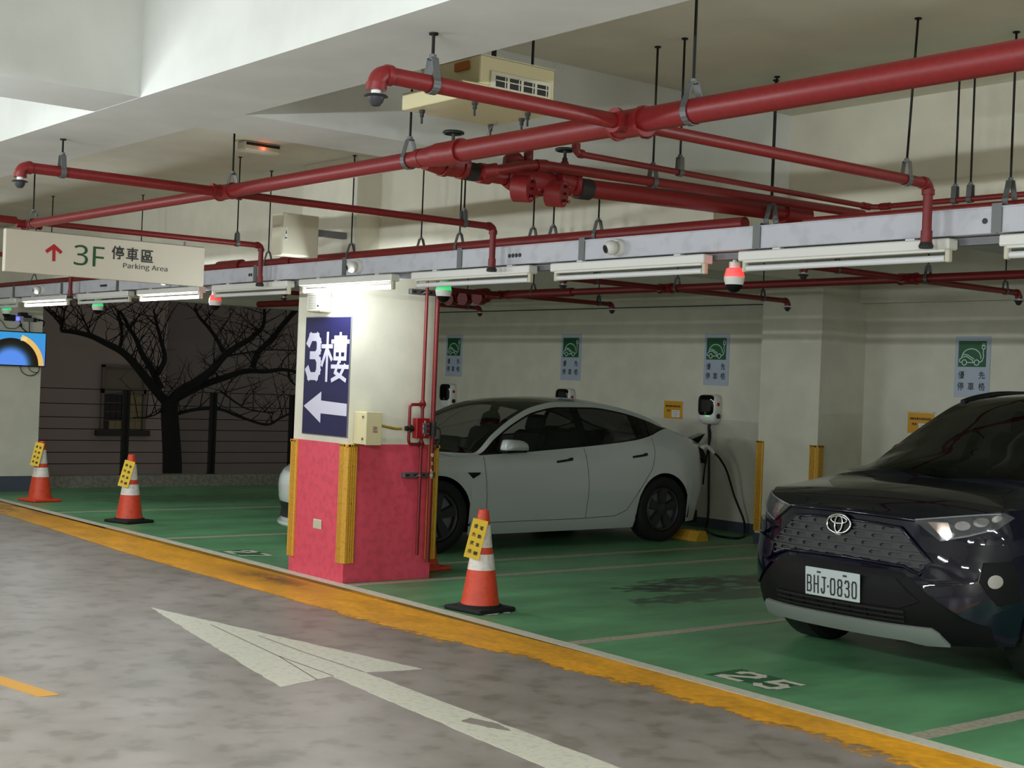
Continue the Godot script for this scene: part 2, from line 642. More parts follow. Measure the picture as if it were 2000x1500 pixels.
func floor_and_paint():
	var fl := setting("floor", "grey coated concrete floor with green painted stalls and a yellow band along the aisle")
	boxes("slab", [[Vector3(-5.6, -0.25, -18.0), Vector3(12.2, 0, 5.2)]], M.concrete, fl)
	# green stalls: one even paint with scuffs and tyre smears of its own
	var W := 1024
	var H := 448
	var n1 := FastNoiseLite.new()
	n1.frequency = 0.9
	n1.fractal_octaves = 5
	n1.seed = 5
	var n2 := FastNoiseLite.new()
	n2.frequency = 3.0
	n2.fractal_octaves = 4
	n2.seed = 8
	var img := Image.create(W, H, false, Image.FORMAT_RGB8)
	# smears: x, z, half length along x, half width along z, strength
	var smears := [[8.5, -7.9, 1.3, 0.28, 1.0], [7.7, -7.75, 0.6, 0.25, 0.6], [9.3, -7.45, 1.0, 0.2, 0.7], [7.0, -8.75, 0.8, 0.15, 0.25], [7.6, -5.2, 0.9, 0.55, 0.35], [6.6, -4.5, 0.5, 0.2, 0.2], [8.4, -13.6, 0.8, 0.3, 0.4], [9.6, -16.0, 1.2, 0.5, 0.4]]
	for j in H:
		var x := 5.6 + 6.4 * (1 - (j + 0.5) / H)
		for i in W:
			var z := -17.8 + 16.3 * (i + 0.5) / W
			var a := n1.get_noise_2d(x * 0.8, z * 2.0)
			var g := n2.get_noise_2d(x, z * 2.5)
			var c := Color(0.365, 0.575, 0.405) * (1.0 + 0.16 * a + 0.06 * g)
			var s := 0.0
			for q in smears:
				var d: float = ((x - q[0]) / q[2]) ** 2 + ((z - q[1]) / q[3]) ** 2
				if d < 2.5:
					s = max(s, q[4] * clampf((0.9 + 1.1 * a + 1.2 * g - d * 0.62) * 1.6, 0, 1))
			c = c.lerp(Color(0.10, 0.13, 0.11), 0.8 * s)
			img.set_pixel(i, j, c)
	var gm := mat(Color.WHITE, 0.42)
	gm.albedo_texture = ImageTexture.create_from_image(img)
	var b := MB.new()
	b.st.set_smooth_group(-1)
	# image columns run along z, rows (downwards) along x
	var cs := [Vector3(5.6, 0.0015, -1.5), Vector3(12, 0.0015, -1.5), Vector3(12, 0.0015, -17.8), Vector3(5.6, 0.0015, -17.8)]
	var uvs := [Vector2(1, 0), Vector2(1, 1), Vector2(0, 1), Vector2(0, 0)]
	for k in [0, 2, 1, 0, 3, 2]:
		b.st.set_uv(uvs[k])
		b.st.add_vertex(cs[k])
	obj("stall_paint", b, gm, fl)
	# yellow band, worn along its aisle side
	W = 2048
	H = 128
	var n3 := FastNoiseLite.new()
	n3.frequency = 1.6
	n3.fractal_octaves = 4
	n3.seed = 3
	var n4 := FastNoiseLite.new()
	n4.frequency = 14.0
	n4.fractal_octaves = 3
	n4.seed = 4
	img = Image.create(W, H, false, Image.FORMAT_RGBA8)
	for i in W:
		var z := -18.0 + 16.5 * (i + 0.5) / W
		var e := cv(z, BAND_X)
		var wear: float = clampf((z + 9.5) / 2.5, 0.12, 1.0)
		for j in H:
			var x := 4.9 + 0.82 * (j + 0.5) / H
			var a := n3.get_noise_2d(x * 2.0, z)
			var g := n4.get_noise_2d(x, z)
			var c := Color(0.88, 0.62, 0.14) * (1.0 + 0.14 * a + 0.10 * g)
			var dirt: float = exp(-((x - 5.42) / 0.17) ** 2 - ((z + 9.55) / 0.6) ** 2) * clampf(0.75 + 1.3 * a + 0.7 * g, 0, 1)
			dirt = max(dirt, 0.75 * clampf(-(z + 13.6) * 0.7, 0, 1) * clampf(0.4 + 1.2 * a + 0.8 * g, 0, 1))
			c = c.lerp(Color(0.34, 0.24, 0.12), dirt * 0.85)
			var t: float = (x - e) / (0.02 + 0.06 * wear) + wear * (1.3 * a + 0.9 * g)
			c.a = clampf(0.5 + t, 0, 1) if x < cv(z, LINE_X) + 0.06 else 0.0
			img.set_pixel(i, j, c)
	var ym := mat(Color.WHITE, 0.45)
	ym.albedo_texture = ImageTexture.create_from_image(img)
	ym.transparency = BaseMaterial3D.TRANSPARENCY_ALPHA
	b = MB.new()
	b.st.set_smooth_group(-1)
	cs = [Vector3(4.9, 0.0015, -1.5), Vector3(5.72, 0.0015, -1.5), Vector3(5.72, 0.0015, -18), Vector3(4.9, 0.0015, -18)]
	for k in [0, 2, 1, 0, 3, 2]:
		b.st.set_uv(uvs[k])
		b.st.add_vertex(cs[k])
	obj("yellow_band", b, ym, fl)
	# white edge line and the lines between the stalls
	var l := []
	var z0 := -17.7
	while z0 < -1.6:
		l.append(Vector2(cv(z0, LINE_X), z0))
		z0 += 0.15
	var edge := l.duplicate()
	l.reverse()
	for p in l:
		edge.append(p + Vector2(0.1, 0))
	obj("edge_line", ground(edge, 0.002, 0.002), M.white_paint, fl)
	for z in [-3.9, -6.44, -9.02, -9.8, -12.22, -14.77]:
		obj("stall_line", ground(ragged([Vector2(cv(z, LINE_X) + 0.1, z - 0.05), Vector2(11.95, z - 0.05), Vector2(11.95, z + 0.05), Vector2(cv(z, LINE_X) + 0.1, z + 0.05)], 0.008, int(-z * 10), 0.06), 0.002, 0.0017), M.line_paint, fl)
	# direction arrow
	var arrow := ragged([Vector2(4.04, -8.70), Vector2(3.595, -6.215), Vector2(3.955, -6.305), Vector2(3.79, -4.4), Vector2(3.69, -3.2), Vector2(3.95, -3.2), Vector2(4.05, -4.2), Vector2(4.157, -6.31), Vector2(4.48, -6.245)], 0.012, 77, 0.05)
	obj("direction_arrow", ground(arrow, 0.0, 0.0025), M.white_paint, fl)
	b = MB.new()
	var gx := Transform3D(Basis(Vector3(1, 0, 0), Vector3(0, 0, -1), Vector3(0, 1, 0)), Vector3(0, 0.0032, 0))
	for s in [[Vector2(4.09, 7.95), Vector2(3.97, 6.9), Vector2(3.84, 6.27)], [Vector2(4.17, 7.5), Vector2(4.15, 6.85), Vector2(4.157, 6.32)], [Vector2(3.97, 6.9), Vector2(3.96, 6.31)]]:
		b.stroke(s, 0.006, gx)
	obj("paint_seam", b, M.dark_grey, fl)
	obj("bare_spot", ground(ragged([Vector2(4.03, -5.22), Vector2(4.075, -5.06), Vector2(4.04, -4.93), Vector2(3.985, -5.03), Vector2(3.955, -5.19)], 0.02, 5, 0.02), 0.0026, 0.0006), M.concrete, fl)
	var fk := MB.new()
	for q in [[7.74, -5.47, 0.05], [7.68, -5.37, 0.04], [7.50, -5.42, 0.035], [7.79, -5.55, 0.03]]:
		add_ground(fk, ragged([Vector2(q[0] - q[2], q[1] - q[2]), Vector2(q[0] + q[2], q[1] - q[2] * 0.6), Vector2(q[0] + q[2] * 0.7, q[1] + q[2]), Vector2(q[0] - q[2] * 0.5, q[1] + q[2] * 0.6)], 0.03, int(q[0] * 50), 0.01), 0.0016, 0.001)
	obj("paint_flakes", fk, M.line_paint, fl).set_meta("kind", "stuff")
	obj("centre_dash", ground([Vector2(2.50, -7.1), Vector2(2.60, -6.56), Vector2(2.50, -6.56), Vector2(2.40, -7.1), Vector2(2.25, -9.5), Vector2(2.36, -9.5)], 0.0, 0.002), M.yellow_paint, fl)
	# stall numbers, stencilled white on a darker green patch
	var gn := Basis(Vector3(0, 0, 1), Vector3(1, 0, 0), Vector3(0, 1, 0))
	for q in [["2", "5", -5.37], ["2", "6", -7.93], ["2", "7", -11.22]]:
		var xx: float = 5.80 if q[1] == "5" else 5.84
		obj("number_patch", ground([Vector2(xx - 0.02, q[2] - 0.02), Vector2(xx + 0.29, q[2] - 0.03), Vector2(xx + 0.29, q[2] + 0.42), Vector2(xx + 0.06, q[2] + 0.44)], 0.0015, 0.001), M.dark_green, fl)
		b = MB.new()
		var gxf := Transform3D(gn, Vector3(xx + 0.01, 0.0034, q[2]))
		for k in 2:
			glyph(b, q[k], gxf, 0.02 + 0.25 * k, 0.0, 0.2, 0.25, 0.05)
		obj("stall_number", b, M.white_paint, fl)


func shell():
	var c := setting("ceiling", "off-white painted concrete slab high over the beams")
	boxes("slab", [[Vector3(-5.6, 3.24, -18.0), Vector3(12.2, 3.5, 5.2)]], M.ceil, c)
	var be := setting("ceiling_beam", "long pale beam along the aisle with the sprinkler pipe hung beside it")
	boxes("beam", [[Vector3(2.48, 2.70, -18.0), Vector3(2.965, 3.245, 5.2)]], M.beam, be)
	be = setting("ceiling_beam_001", "pale cross beam running from the aisle over the ceiling unit")
	boxes("beam", [[Vector3(-5.6, 2.701, -6.12), Vector3(2.49, 3.245, -5.64)], [Vector3(2.96, 2.701, -6.12), Vector3(12.0, 3.245, -5.64)]], M.beam, be)
	be = setting("ceiling_beam_002", "pale beam over the pillar, behind the cable tray")
	boxes("beam", [[Vector3(5.98, 2.48, -17.8), Vector3(6.56, 3.245, -5.645)]], M.wall, be)
	be = setting("ceiling_beam_003", "pale beam behind the cable tray above the dark SUV")
	boxes("beam", [[Vector3(6.62, 2.5, -5.65), Vector3(7.1, 3.245, 5.2)]], M.wall, be)
	be = setting("ceiling_beam_004", "pale cross beam from the pillar to the back wall")
	boxes("beam", [[Vector3(6.57, 2.70, -9.92), Vector3(12.0, 3.245, -9.13)]], M.wall, be)
	be = setting("ceiling_beam_005", "shallow beam along the top of the charging wall")
	boxes("beam", [[Vector3(11.88, 2.53, -9.13), Vector3(12.0, 3.245, 5.2)], [Vector3(11.975, 2.55, -17.8), Vector3(12.0, 3.245, -9.9)]], M.wall, be)
	var w := setting("wall_back", "pale painted wall with the charging points")
	boxes("wall", [[Vector3(12.0, -0.1, -18.0), Vector3(12.2, 3.4, 5.2)]], M.wall, w)
	boxes("conduit", [[Vector3(11.96, 2.545, -17.5), Vector3(11.976, 2.556, -9.9)]], M.dark_grey, w)
	w = setting("baseboard_back", "dark blue-grey painted base along the charging wall")
	boxes("baseboard", [[Vector3(11.988, 0, -17.7), Vector3(12.005, 0.115, -9.9)], [Vector3(11.988, 0, -9.1), Vector3(12.005, 0.115, 5)]], M.base, w)
	w = setting("wall_pilaster", "pale square pilaster standing out from the charging wall")
	boxes("shaft", [[Vector3(11.29, 0, -9.90), Vector3(12.0, 3.3, -9.12)]], M.wall, w)
	boxes("painted_base", [[Vector3(11.283, 0, -9.907), Vector3(11.95, 0.115, -9.113)]], M.base, w)
	w = setting("wall_left", "pale end wall with the screen on it")
	boxes("wall", [[Vector3(-5.6, 0, -18.0), Vector3(6.49, 3.3, -17.4)]], M.wall, w)
	boxes("painted_base", [[Vector3(-5.6, 0, -17.42), Vector3(6.498, 0.19, -17.395)]], M.base, w)
	w = setting("kerb", "low concrete kerb under the open end of the level")
	boxes("kerb", [[Vector3(6.48, 0, -18.0), Vector3(12.0, 0.155, -17.75)]], M.kerb, w)
	w = setting("wall_lintel", "pale wall strip over the open end of the level")
	boxes("lintel", [[Vector3(6.48, 2.5, -18.0), Vector3(12.0, 3.3, -17.76)]], M.wall, w)
	w = setting("wall_bounce_aisle", "added pale wall bouncing light on the far side of the aisle, outside the view")  # unseen closing wall, added to bounce light where the level would run on
	boxes("wall", [[Vector3(-5.8, -0.1, -18.0), Vector3(-5.6, 3.4, 5.2)]], M.wall, w)
	w = setting("wall_bounce_near", "added pale wall bouncing light behind the viewer, outside the view")  # also an added closure out of view, there for its bounced light
	boxes("wall", [[Vector3(-5.8, -0.1, 5.2), Vector3(12.2, 3.4, 5.4)]], M.wall, w)
	var p := setting("pillar", "square pillar, white above and pink below, at the corner of the stalls")
	boxes("shaft", [[Vector3(5.772, 1.0, -9.928), Vector3(6.578, 3.3, -9.122)]], M.pillar, p)
	boxes("pink_base", [[Vector3(5.77, 0, -9.93), Vector3(6.58, 1.06, -9.12)]], M.pink, p, 0.004)


# ---------------------------------------------------------------- outside the open end: wall, window, fence, bare tree
func outside():
	var w := setting("building_exterior", "dark neighbouring building wall seen through the open end at night")
	boxes("wall", [[Vector3(4.0, -3, -24.6), Vector3(11.34, 7, -24.2)]], M.night_wall, w)
	boxes("wall_return", [[Vector3(11.34, -3, -25.4), Vector3(20, 7, -25.0)], [Vector3(11.2, -3, -25.4), Vector3(11.34, 7, -24.6)]], mat(Color(0.50, 0.48, 0.46), 0.9), w)
	boxes("ground", [[Vector3(4, -3.2, -25), Vector3(20, -3.0, -18.2)]], M.night_wall, w)
	# window in that wall
	var o := thing("building_window", "old small-paned window in the dark building behind the tree, dimly lit inside", "window", Vector3(10.53, 0, -24.19))
	boxes("frame", [[Vector3(-0.42, 0.46, 0), Vector3(-0.37, 1.62, 0.06)], [Vector3(0.37, 0.46, 0), Vector3(0.42, 1.62, 0.06)], [Vector3(-0.42, 1.58, 0), Vector3(0.42, 1.63, 0.06)], [Vector3(-0.42, 1.12, 0), Vector3(0.42, 1.2, 0.06)], [Vector3(-0.02, 0.46, 0), Vector3(0.02, 1.12, 0.05)]], mat(Color(0.42, 0.40, 0.36), 0.7), o)
	boxes("sill", [[Vector3(-0.5, 0.36, 0), Vector3(0.5, 0.46, 0.1)]], M.dark_grey, o)
	boxes("blind", [[Vector3(-0.37, 1.2, 0.0), Vector3(0.37, 1.58, 0.02)]], mat(Color(0.45, 0.43, 0.38), 0.8), o)
	var lit := glow(Color(0.75, 0.68, 0.42), 0.045, Color(0.2, 0.2, 0.18))
	for i in 6:
		for j in 4:
			var x0: float = -0.36 + 0.119 * i + (0.015 if i > 2 else 0.0)
			boxes("window_pane", [[Vector3(x0, 0.48 + 0.158 * j, 0.0), Vector3(x0 + 0.105, 0.625 + 0.158 * j, 0.02)]], lit if i > 2 or (j == 0 and i > 0) else M.gloss_black, o)
	# fence
	var posts := [[7.855, "dark fence post in front of the lit small-paned window"], [9.13, "dark fence post just right of the tree trunk"], [10.39, "dark fence post nearest the white sedan's nose"], [11.7, "dark fence post hidden behind the pillar"]]
	for q in posts:
		var p := thing("fence_post", q[1], "fence post", Vector3(q[0], 0.15, -17.93), "fence posts on the kerb")
		boxes("post", [[Vector3(-0.045, 0, -0.03), Vector3(-0.012, 1.13, 0.03)], [Vector3(0.012, 0, -0.03), Vector3(0.045, 1.13, 0.03)], [Vector3(-0.012, 0, -0.008), Vector3(0.012, 1.13, 0.008)]], M.black, p)
		boxes("foot_plate", [[Vector3(-0.07, -0.001, -0.05), Vector3(0.07, 0.01, 0.05)]], M.black, p)
	var names := ["lowest", "second lowest", "third lowest", "middle", "third highest", "second highest", "highest"]
	var ys := [0.30, 0.45, 0.605, 0.755, 0.907, 1.083, 1.278]
	for i in 7:
		var b := MB.new()
		b.cyl(Vector3(6.5, ys[i], -17.93), Vector3(12.0, ys[i], -17.93), 0.006, -1, 6)
		tag(obj("fence_wire", b, M.black), "%s thin dark wire of the fence across the open end" % names[i], "wire")
	tree()


func limb(b: MB, pts: Array, r0: float, r1: float):
	var path := []
	var rad := []
	var n := pts.size()
	for i in n - 1:
		var p0: Vector3 = pts[max(i - 1, 0)]
		var p1: Vector3 = pts[i]
		var p2: Vector3 = pts[i + 1]
		var p3: Vector3 = pts[min(i + 2, n - 1)]
		for k in 4:
			var t := k / 4.0
			path.append(p1.cubic_interpolate(p2, p0, p3, t))
	path.append(pts[n - 1])
	for i in path.size():
		rad.append(lerpf(r0, r1, float(i) / (path.size() - 1)))
	b.tube(path, rad, 8)


func tree():
	var o := thing("bare_tree", "bare dark tree with spreading crooked branches outside the fence at night", "tree", Vector3(9.42, -3.0, -19.8))
	var base := Vector3(9.42, -3.0, -19.8)
	var limbs := [
		[0.075, 0.028, [Vector3(9.29, 1.10, -19.80), Vector3(9.07, 1.30, -19.75), Vector3(8.82, 1.55, -19.70), Vector3(8.63, 1.72, -19.65), Vector3(8.45, 1.83, -19.60), Vector3(8.22, 1.92, -19.55), Vector3(7.97, 2.01, -19.50), Vector3(7.72, 2.05, -19.45), Vector3(7.50, 2.06, -19.40)]],
		[0.028, 0.008, [Vector3(7.66, 2.08, -19.80), Vector3(7.56, 2.20, -19.60), Vector3(7.37, 2.33, -19.40)]],
		[0.022, 0.007, [Vector3(7.66, 2.08, -19.80), Vector3(7.64, 2.30, -19.68), Vector3(7.61, 2.40, -19.56)]],
		[0.020, 0.007, [Vector3(8.09, 2.01, -19.80), Vector3(8.00, 2.15, -19.72), Vector3(7.86, 2.32, -19.64)]],
		[0.055, 0.020, [Vector3(9.22, 1.28, -19.80), Vector3(9.08, 1.58, -19.88), Vector3(8.96, 1.80, -19.96), Vector3(8.90, 2.00, -20.04), Vector3(8.85, 2.13, -20.12), Vector3(8.69, 2.43, -20.20)]],
		[0.030, 0.014, [Vector3(8.54, 1.84, -19.80), Vector3(8.60, 2.12, -19.88), Vector3(8.56, 2.42, -19.96)]],
		[0.045, 0.014, [Vector3(9.15, 1.51, -19.80), Vector3(9.32, 1.74, -19.94), Vector3(9.30, 2.05, -20.08), Vector3(9.29, 2.28, -20.22), Vector3(9.30, 2.49, -20.36)]],
		[0.085, 0.022, [Vector3(9.38, 1.10, -19.80), Vector3(9.52, 1.26, -19.76), Vector3(9.74, 1.40, -19.72), Vector3(9.97, 1.59, -19.68), Vector3(10.14, 1.81, -19.64), Vector3(10.34, 1.97, -19.60), Vector3(10.55, 2.11, -19.56), Vector3(10.73, 2.31, -19.52), Vector3(10.72, 2.57, -19.48)]],
		[0.035, 0.018, [Vector3(10.25, 1.83, -19.80), Vector3(10.14, 2.07, -19.88), Vector3(10.03, 2.25, -19.96), Vector3(9.91, 2.40, -20.04), Vector3(9.86, 2.55, -20.12)]],
		[0.016, 0.008, [Vector3(10.22, 1.81, -19.80), Vector3(10.46, 1.87, -19.64), Vector3(10.78, 1.94, -19.48), Vector3(11.26, 1.95, -19.32)]],
		[0.065, 0.022, [Vector3(9.48, 1.16, -19.80), Vector3(9.90, 1.35, -19.87), Vector3(10.33, 1.49, -19.93), Vector3(10.72, 1.60, -20.00), Vector3(11.12, 1.61, -20.07), Vector3(11.46, 1.65, -20.13), Vector3(11.89, 1.60, -20.20)]],
		[0.050, 0.040, [Vector3(10.73, 1.66, -19.80), Vector3(10.78, 1.89, -19.74), Vector3(10.97, 2.11, -19.68), Vector3(11.14, 2.36, -19.62), Vector3(11.34, 2.61, -19.56)]],
		[0.020, 0.012, [Vector3(11.37, 1.64, -19.80), Vector3(11.48, 1.48, -19.92), Vector3(11.80, 1.32, -20.04)]],
		[0.028, 0.012, [Vector3(9.47, 0.91, -19.80), Vector3(9.77, 0.99, -19.74), Vector3(10.14, 1.00, -19.69), Vector3(10.43, 0.90, -19.63), Vector3(10.88, 0.78, -19.57), Vector3(11.09, 0.89, -19.51), Vector3(11.29, 1.00, -19.46), Vector3(11.44, 1.17, -19.40)]],
		[0.014, 0.006, [Vector3(9.27, 0.97, -19.80), Vector3(8.98, 0.87, -19.64), Vector3(8.65, 0.86, -19.48)]],
		[0.016, 0.008, [Vector3(10.19, 1.28, -19.80), Vector3(10.45, 1.08, -19.67), Vector3(10.61, 1.00, -19.53), Vector3(10.90, 0.97, -19.40)]],
	]
	var b := MB.new()
	limb(b, [Vector3(9.44, -3.0, -19.8), Vector3(9.45, -1.2, -19.8), Vector3(9.45, 0.0, -19.8), Vector3(9.40, 0.6, -19.8), Vector3(9.36, 0.98, -19.8), Vector3(9.37, 1.13, -19.8)], 0.17, 0.125)
	for v in o.get_children():
		pass
	shift(b, o, "trunk", base)
	var rng := RandomNumberGenerator.new()
	rng.seed = 11
	var tw := MB.new()
	for q in limbs:
		b = MB.new()
		limb(b, q[2], q[0], q[1])
		shift(b, o, "branch", base)
		# twigs along the branch
		var pts: Array = q[2]
		for i in range(1, pts.size()):
			for k in 3:
				var p: Vector3 = pts[i - 1].lerp(pts[i], rng.randf())
				var d := Vector3(rng.randf_range(-0.7, 0.7), rng.randf_range(0.1, 1.0), rng.randf_range(-0.5, 0.5)).normalized()
				var L := rng.randf_range(0.3, 0.95)
				var p2 := p + d * L * 0.5 + Vector3(rng.randf_range(-0.08, 0.08), 0, 0)
				var p3 := p2 + (d + Vector3(rng.randf_range(-0.4, 0.4), rng.randf_range(-0.5, 0.3), 0)).normalized() * L * 0.5
				tw.tube([p - base, p2 - base, p3 - base], [0.009, 0.006, 0.003], 5)
				for s in 2:
					var e := p2.lerp(p3, rng.randf()) + Vector3.ZERO
					var d2 := Vector3(rng.randf_range(-0.8, 0.8), rng.randf_range(-0.3, 0.9), rng.randf_range(-0.4, 0.4)).normalized() * rng.randf_range(0.15, 0.4)
					tw.tube([e - base, e + d2 - base], [0.005, 0.002], 4)
	var t := obj("twigs", tw, M.bark, o)
	t.set_meta("kind", "stuff")


func shift(b: MB, o: Node3D, called: String, base: Vector3):
	var m := obj(called, b, M.bark, o)
	m.position = -base


# ---------------------------------------------------------------- things on the pillar
func corner_guard(at: Vector3, sx: float, sz: float, y0: float, y1: float, label: String):
	# ribbed rubber angle: legs along x and z from the corner
	var o := thing("corner_guard", label, "corner guard", at, "yellow rubber corner guards")
	var prof := PackedVector2Array()
	var L := 0.085
	var t := 0.02
	# outer outline with ribs, legs towards +x and +y of the outline's plane
	prof.append(Vector2(L, 0))
	prof.append(Vector2(L, -t * 0.7))
	for k in 4:
		var u: float = L - 0.008 - k * 0.019
		prof.append(Vector2(u, -t))
		prof.append(Vector2(u - 0.010, -t))
		if k < 3:
			prof.append(Vector2(u - 0.012, -t * 0.4))
			prof.append(Vector2(u - 0.016, -t * 0.4))
	prof.append(Vector2(0.0, -t))
	prof.append(Vector2(-t, 0.0))
	for k in 4:
		var u: float = 0.01 + (3 - k) * 0.0
		u = 0.010 + k * 0.019
		prof.append(Vector2(-t, u))
		prof.append(Vector2(-t, u + 0.010))
		if k < 3:
			prof.append(Vector2(-t * 0.4, u + 0.012))
			prof.append(Vector2(-t * 0.4, u + 0.016))
	prof.append(Vector2(-t * 0.7, L))
	prof.append(Vector2(0, L))
	prof.append(Vector2(0.0, 0.0))
	var b := MB.new()
	b.prism(prof, Transform3D(Basis(Vector3(sx, 0, 0), Vector3(0, 0, sz), Vector3(0, 1, 0)), Vector3(0, y0, 0)), y1 - y0)
	obj("strip", b, M.rubber_yellow, o)
	b = MB.new()
	b.box(Vector3(sx * 0.034, y1 - 0.008, -sz * 0.009), Vector3(0.1, 0.022, 0.022), 0.003)
	b.box(Vector3(-sx * 0.009, y1 - 0.008, sz * 0.036), Vector3(0.022, 0.022, 0.1), 0.003)
	obj("end_cap", b, M.rubber_yellow, o)
	b = MB.new()
	for y in [0.12, 0.5, 0.82]:
		b.box(Vector3(-sx * 0.0165, y0 + (y1 - y0) * y, sz * 0.045), Vector3(0.004, 0.008, 0.008))
		b.box(Vector3(sx * 0.045, y0 + (y1 - y0) * y, -sz * 0.0165), Vector3(0.008, 0.008, 0.004))
	obj("screw", b, M.dark_grey, o)


func pillar_things():
	corner_guard(Vector3(5.77, 0, -9.12), 1, -1, 0.155, 1.055, "yellow ribbed corner guard on the pillar's nearest corner")
	corner_guard(Vector3(5.77, 0, -9.93), 1, 1, 0.125, 1.05, "yellow ribbed corner guard on the pillar's left edge, before the sedan's nose")
	corner_guard(Vector3(6.60, 0, -9.11), -1, -1, 0.155, 1.05, "yellow ribbed corner guard on the pillar's right edge, beside the sedan's front wheel")
	corner_guard(Vector3(11.29, 0, -9.90), 1, 1, 0.14, 1.07, "yellow corner guard on the far left corner of the wall pilaster")
	corner_guard(Vector3(11.29, 0, -9.12), 1, -1, 0.14, 1.065, "yellow corner guard on the pilaster corner above the SUV's bonnet")
	# blue floor sign
	var o := thing("floor_sign", "tall blue sign with a white numeral three, a character and an arrow on the pillar", "sign", Vector3(5.77, 0, -9.455))
	var b := MB.new()
	b.box(Vector3(-0.006, 1.565, 0), Vector3(0.01, 0.91, 0.655), 0.002)
	obj("board", b, M.navy, o)
	var fr := MB.new()
	fr.box(Vector3(-0.004, 1.565, 0), Vector3(0.008, 0.924, 0.669), 0.002)
	obj("rim", fr, M.grey, o)
	var xf := Transform3D(FACE_AISLE, Vector3(-0.0135, 0, 0))
	var pale := mat(Color(0.80, 0.79, 0.86), 0.5)
	b = MB.new()
	glyph(b, "3", xf, -0.315, 1.545, 0.25, 0.34, 0.062)
	obj("numeral", b, pale, o)
	b = MB.new()
	glyph(b, "樓", xf, -0.075, 1.53, 0.40, 0.37, 0.032)
	obj("character", b, pale, o)
	b = MB.new()
	b.flat(PackedVector2Array([Vector2(-0.31, 1.325), Vector2(-0.05, 1.445), Vector2(-0.05, 1.375), Vector2(0.325, 1.362), Vector2(0.325, 1.268), Vector2(-0.05, 1.275), Vector2(-0.05, 1.20)]), xf)
	obj("arrow", b, pale, o)
	# speaker
	o = thing("wall_speaker", "small cream loudspeaker box on the pillar above the blue sign", "speaker", Vector3(5.77, 2.135, -9.53))
	b = MB.new()
	b.box(Vector3(-0.05, 0, 0), Vector3(0.10, 0.155, 0.215), 0.012)
	obj("body", b, M.off_white, o)
	b = MB.new()
	for k in 9:
		b.box(Vector3(-0.1005, -0.05 + 0.0125 * k, -0.02), Vector3(0.003, 0.005, 0.12))
	obj("grille", b, M.grey, o)
	b = MB.new()
	b.lathe([Vector2(0.007, 0), Vector2(0.007, 0.012), Vector2(0, 0.012)], Transform3D(Basis(Vector3(0, 0, 1), Vector3(-1, 0, 0), Vector3(0, -1, 0)), Vector3(-0.1, -0.03, 0.075)), 10)
	obj("knob", b, M.dark_grey, o)
	b = MB.new()
	b.box(Vector3(-0.02, 0.10, 0), Vector3(0.02, 0.05, 0.03))
	obj("bracket", b, M.grey, o)
	# socket plate on the pink face
	o = thing("wall_socket", "small beige cover plate on the pink face of the pillar", "socket", Vector3(5.769, 0.415, -9.5))
	b = MB.new()
	b.box(Vector3(-0.005, 0, 0), Vector3(0.01, 0.075, 0.12), 0.004)
	obj("plate", b, M.off_white, o)
	b = MB.new()
	for k in 4:
		b.box(Vector3(-0.011, -0.018 + 0.012 * k, 0), Vector3(0.002, 0.003, 0.06))
	obj("ridges", b, M.cream, o)
	# cream junction box
	o = thing("junction_box", "cream metal junction box across the top of the pillar's pink paint", "electrical box", Vector3(5.885, 1.185, -9.12))
	b = MB.new()
	b.box(Vector3(0, 0, 0.085), Vector3(0.135, 0.245, 0.17), 0.004)
	obj("body", b, M.cream, o)
	b = MB.new()
	b.box(Vector3(0, 0, 0.173), Vector3(0.141, 0.251, 0.012), 0.003)
	obj("lid", b, M.cream, o)
	b = MB.new()
	b.box(Vector3(0.01, -0.005, 0.1795), Vector3(0.045, 0.045, 0.001))
	obj("sticker", b, mat(Color(0.68, 0.62, 0.52), 0.6), o)
	b = MB.new()
	var fz := Transform3D(Basis(), Vector3(0.01, 0, 0.181))
	b.stroke([Vector2(-0.015, -0.012), Vector2(0.004, 0.002), Vector2(0.015, 0.006)], 0.004, fz)
	b.stroke([Vector2(-0.018, -0.024), Vector2(0.018, -0.024)], 0.004, fz)
	b.stroke([Vector2(-0.012, 0.012), Vector2(0.0, 0.012)], 0.004, fz)
	obj("print", b, M.red_dark, o)
	b = MB.new()
	for y in [-0.08, 0.085]:
		b.box(Vector3(-0.069, y, 0.13), Vector3(0.006, 0.018, 0.02))
	obj("catch", b, M.zinc, o)
	# yellow flexible conduit from the box to the red pull station
	var cd := MB.new()
	limb(cd, [Vector3(5.955, 1.215, -9.05), Vector3(6.05, 1.20, -9.045), Vector3(6.14, 1.185, -9.05), Vector3(6.215, 1.183, -9.06)], 0.011, 0.011)
	tag(obj("flexible_conduit", cd, mat(Color(0.62, 0.50, 0.18), 0.5)), "yellow flexible conduit between the cream box and the red valve box", "conduit")
	# red riser pipes down the near face
	o = thing("riser_pipe", "thin red riser down the pillar's right face with a loop and red box", "pipe", Vector3(6.40, 0, -9.05))
	b = MB.new()
	b.tube([Vector3(0, 2.5, 0), Vector3(0, 0.20, 0)], 0.0135, 12)
	obj("pipe", b, M.red, o)
	b = MB.new()
	b.tube([Vector3(0, 1.375, 0), Vector3(-0.10, 1.372, 0), Vector3(-0.118, 1.358, 0), Vector3(-0.12, 1.335, 0), Vector3(-0.12, 1.10, 0), Vector3(-0.115, 1.075, 0), Vector3(-0.10, 1.065, 0), Vector3(0, 1.062, 0)], 0.0125, 10)
	for y in [1.375, 1.062]:
		b.cyl(Vector3(-0.025, y, 0), Vector3(0.02, y, 0), 0.019, -1, 10)
		b.cyl(Vector3(0, y - 0.03, 0), Vector3(0, y + 0.03, 0), 0.019, -1, 10)
	obj("loop_pipe", b, M.red, o)
	b = MB.new()
	b.box(Vector3(-0.02, 1.19, 0.02), Vector3(0.125, 0.155, 0.06), 0.004)
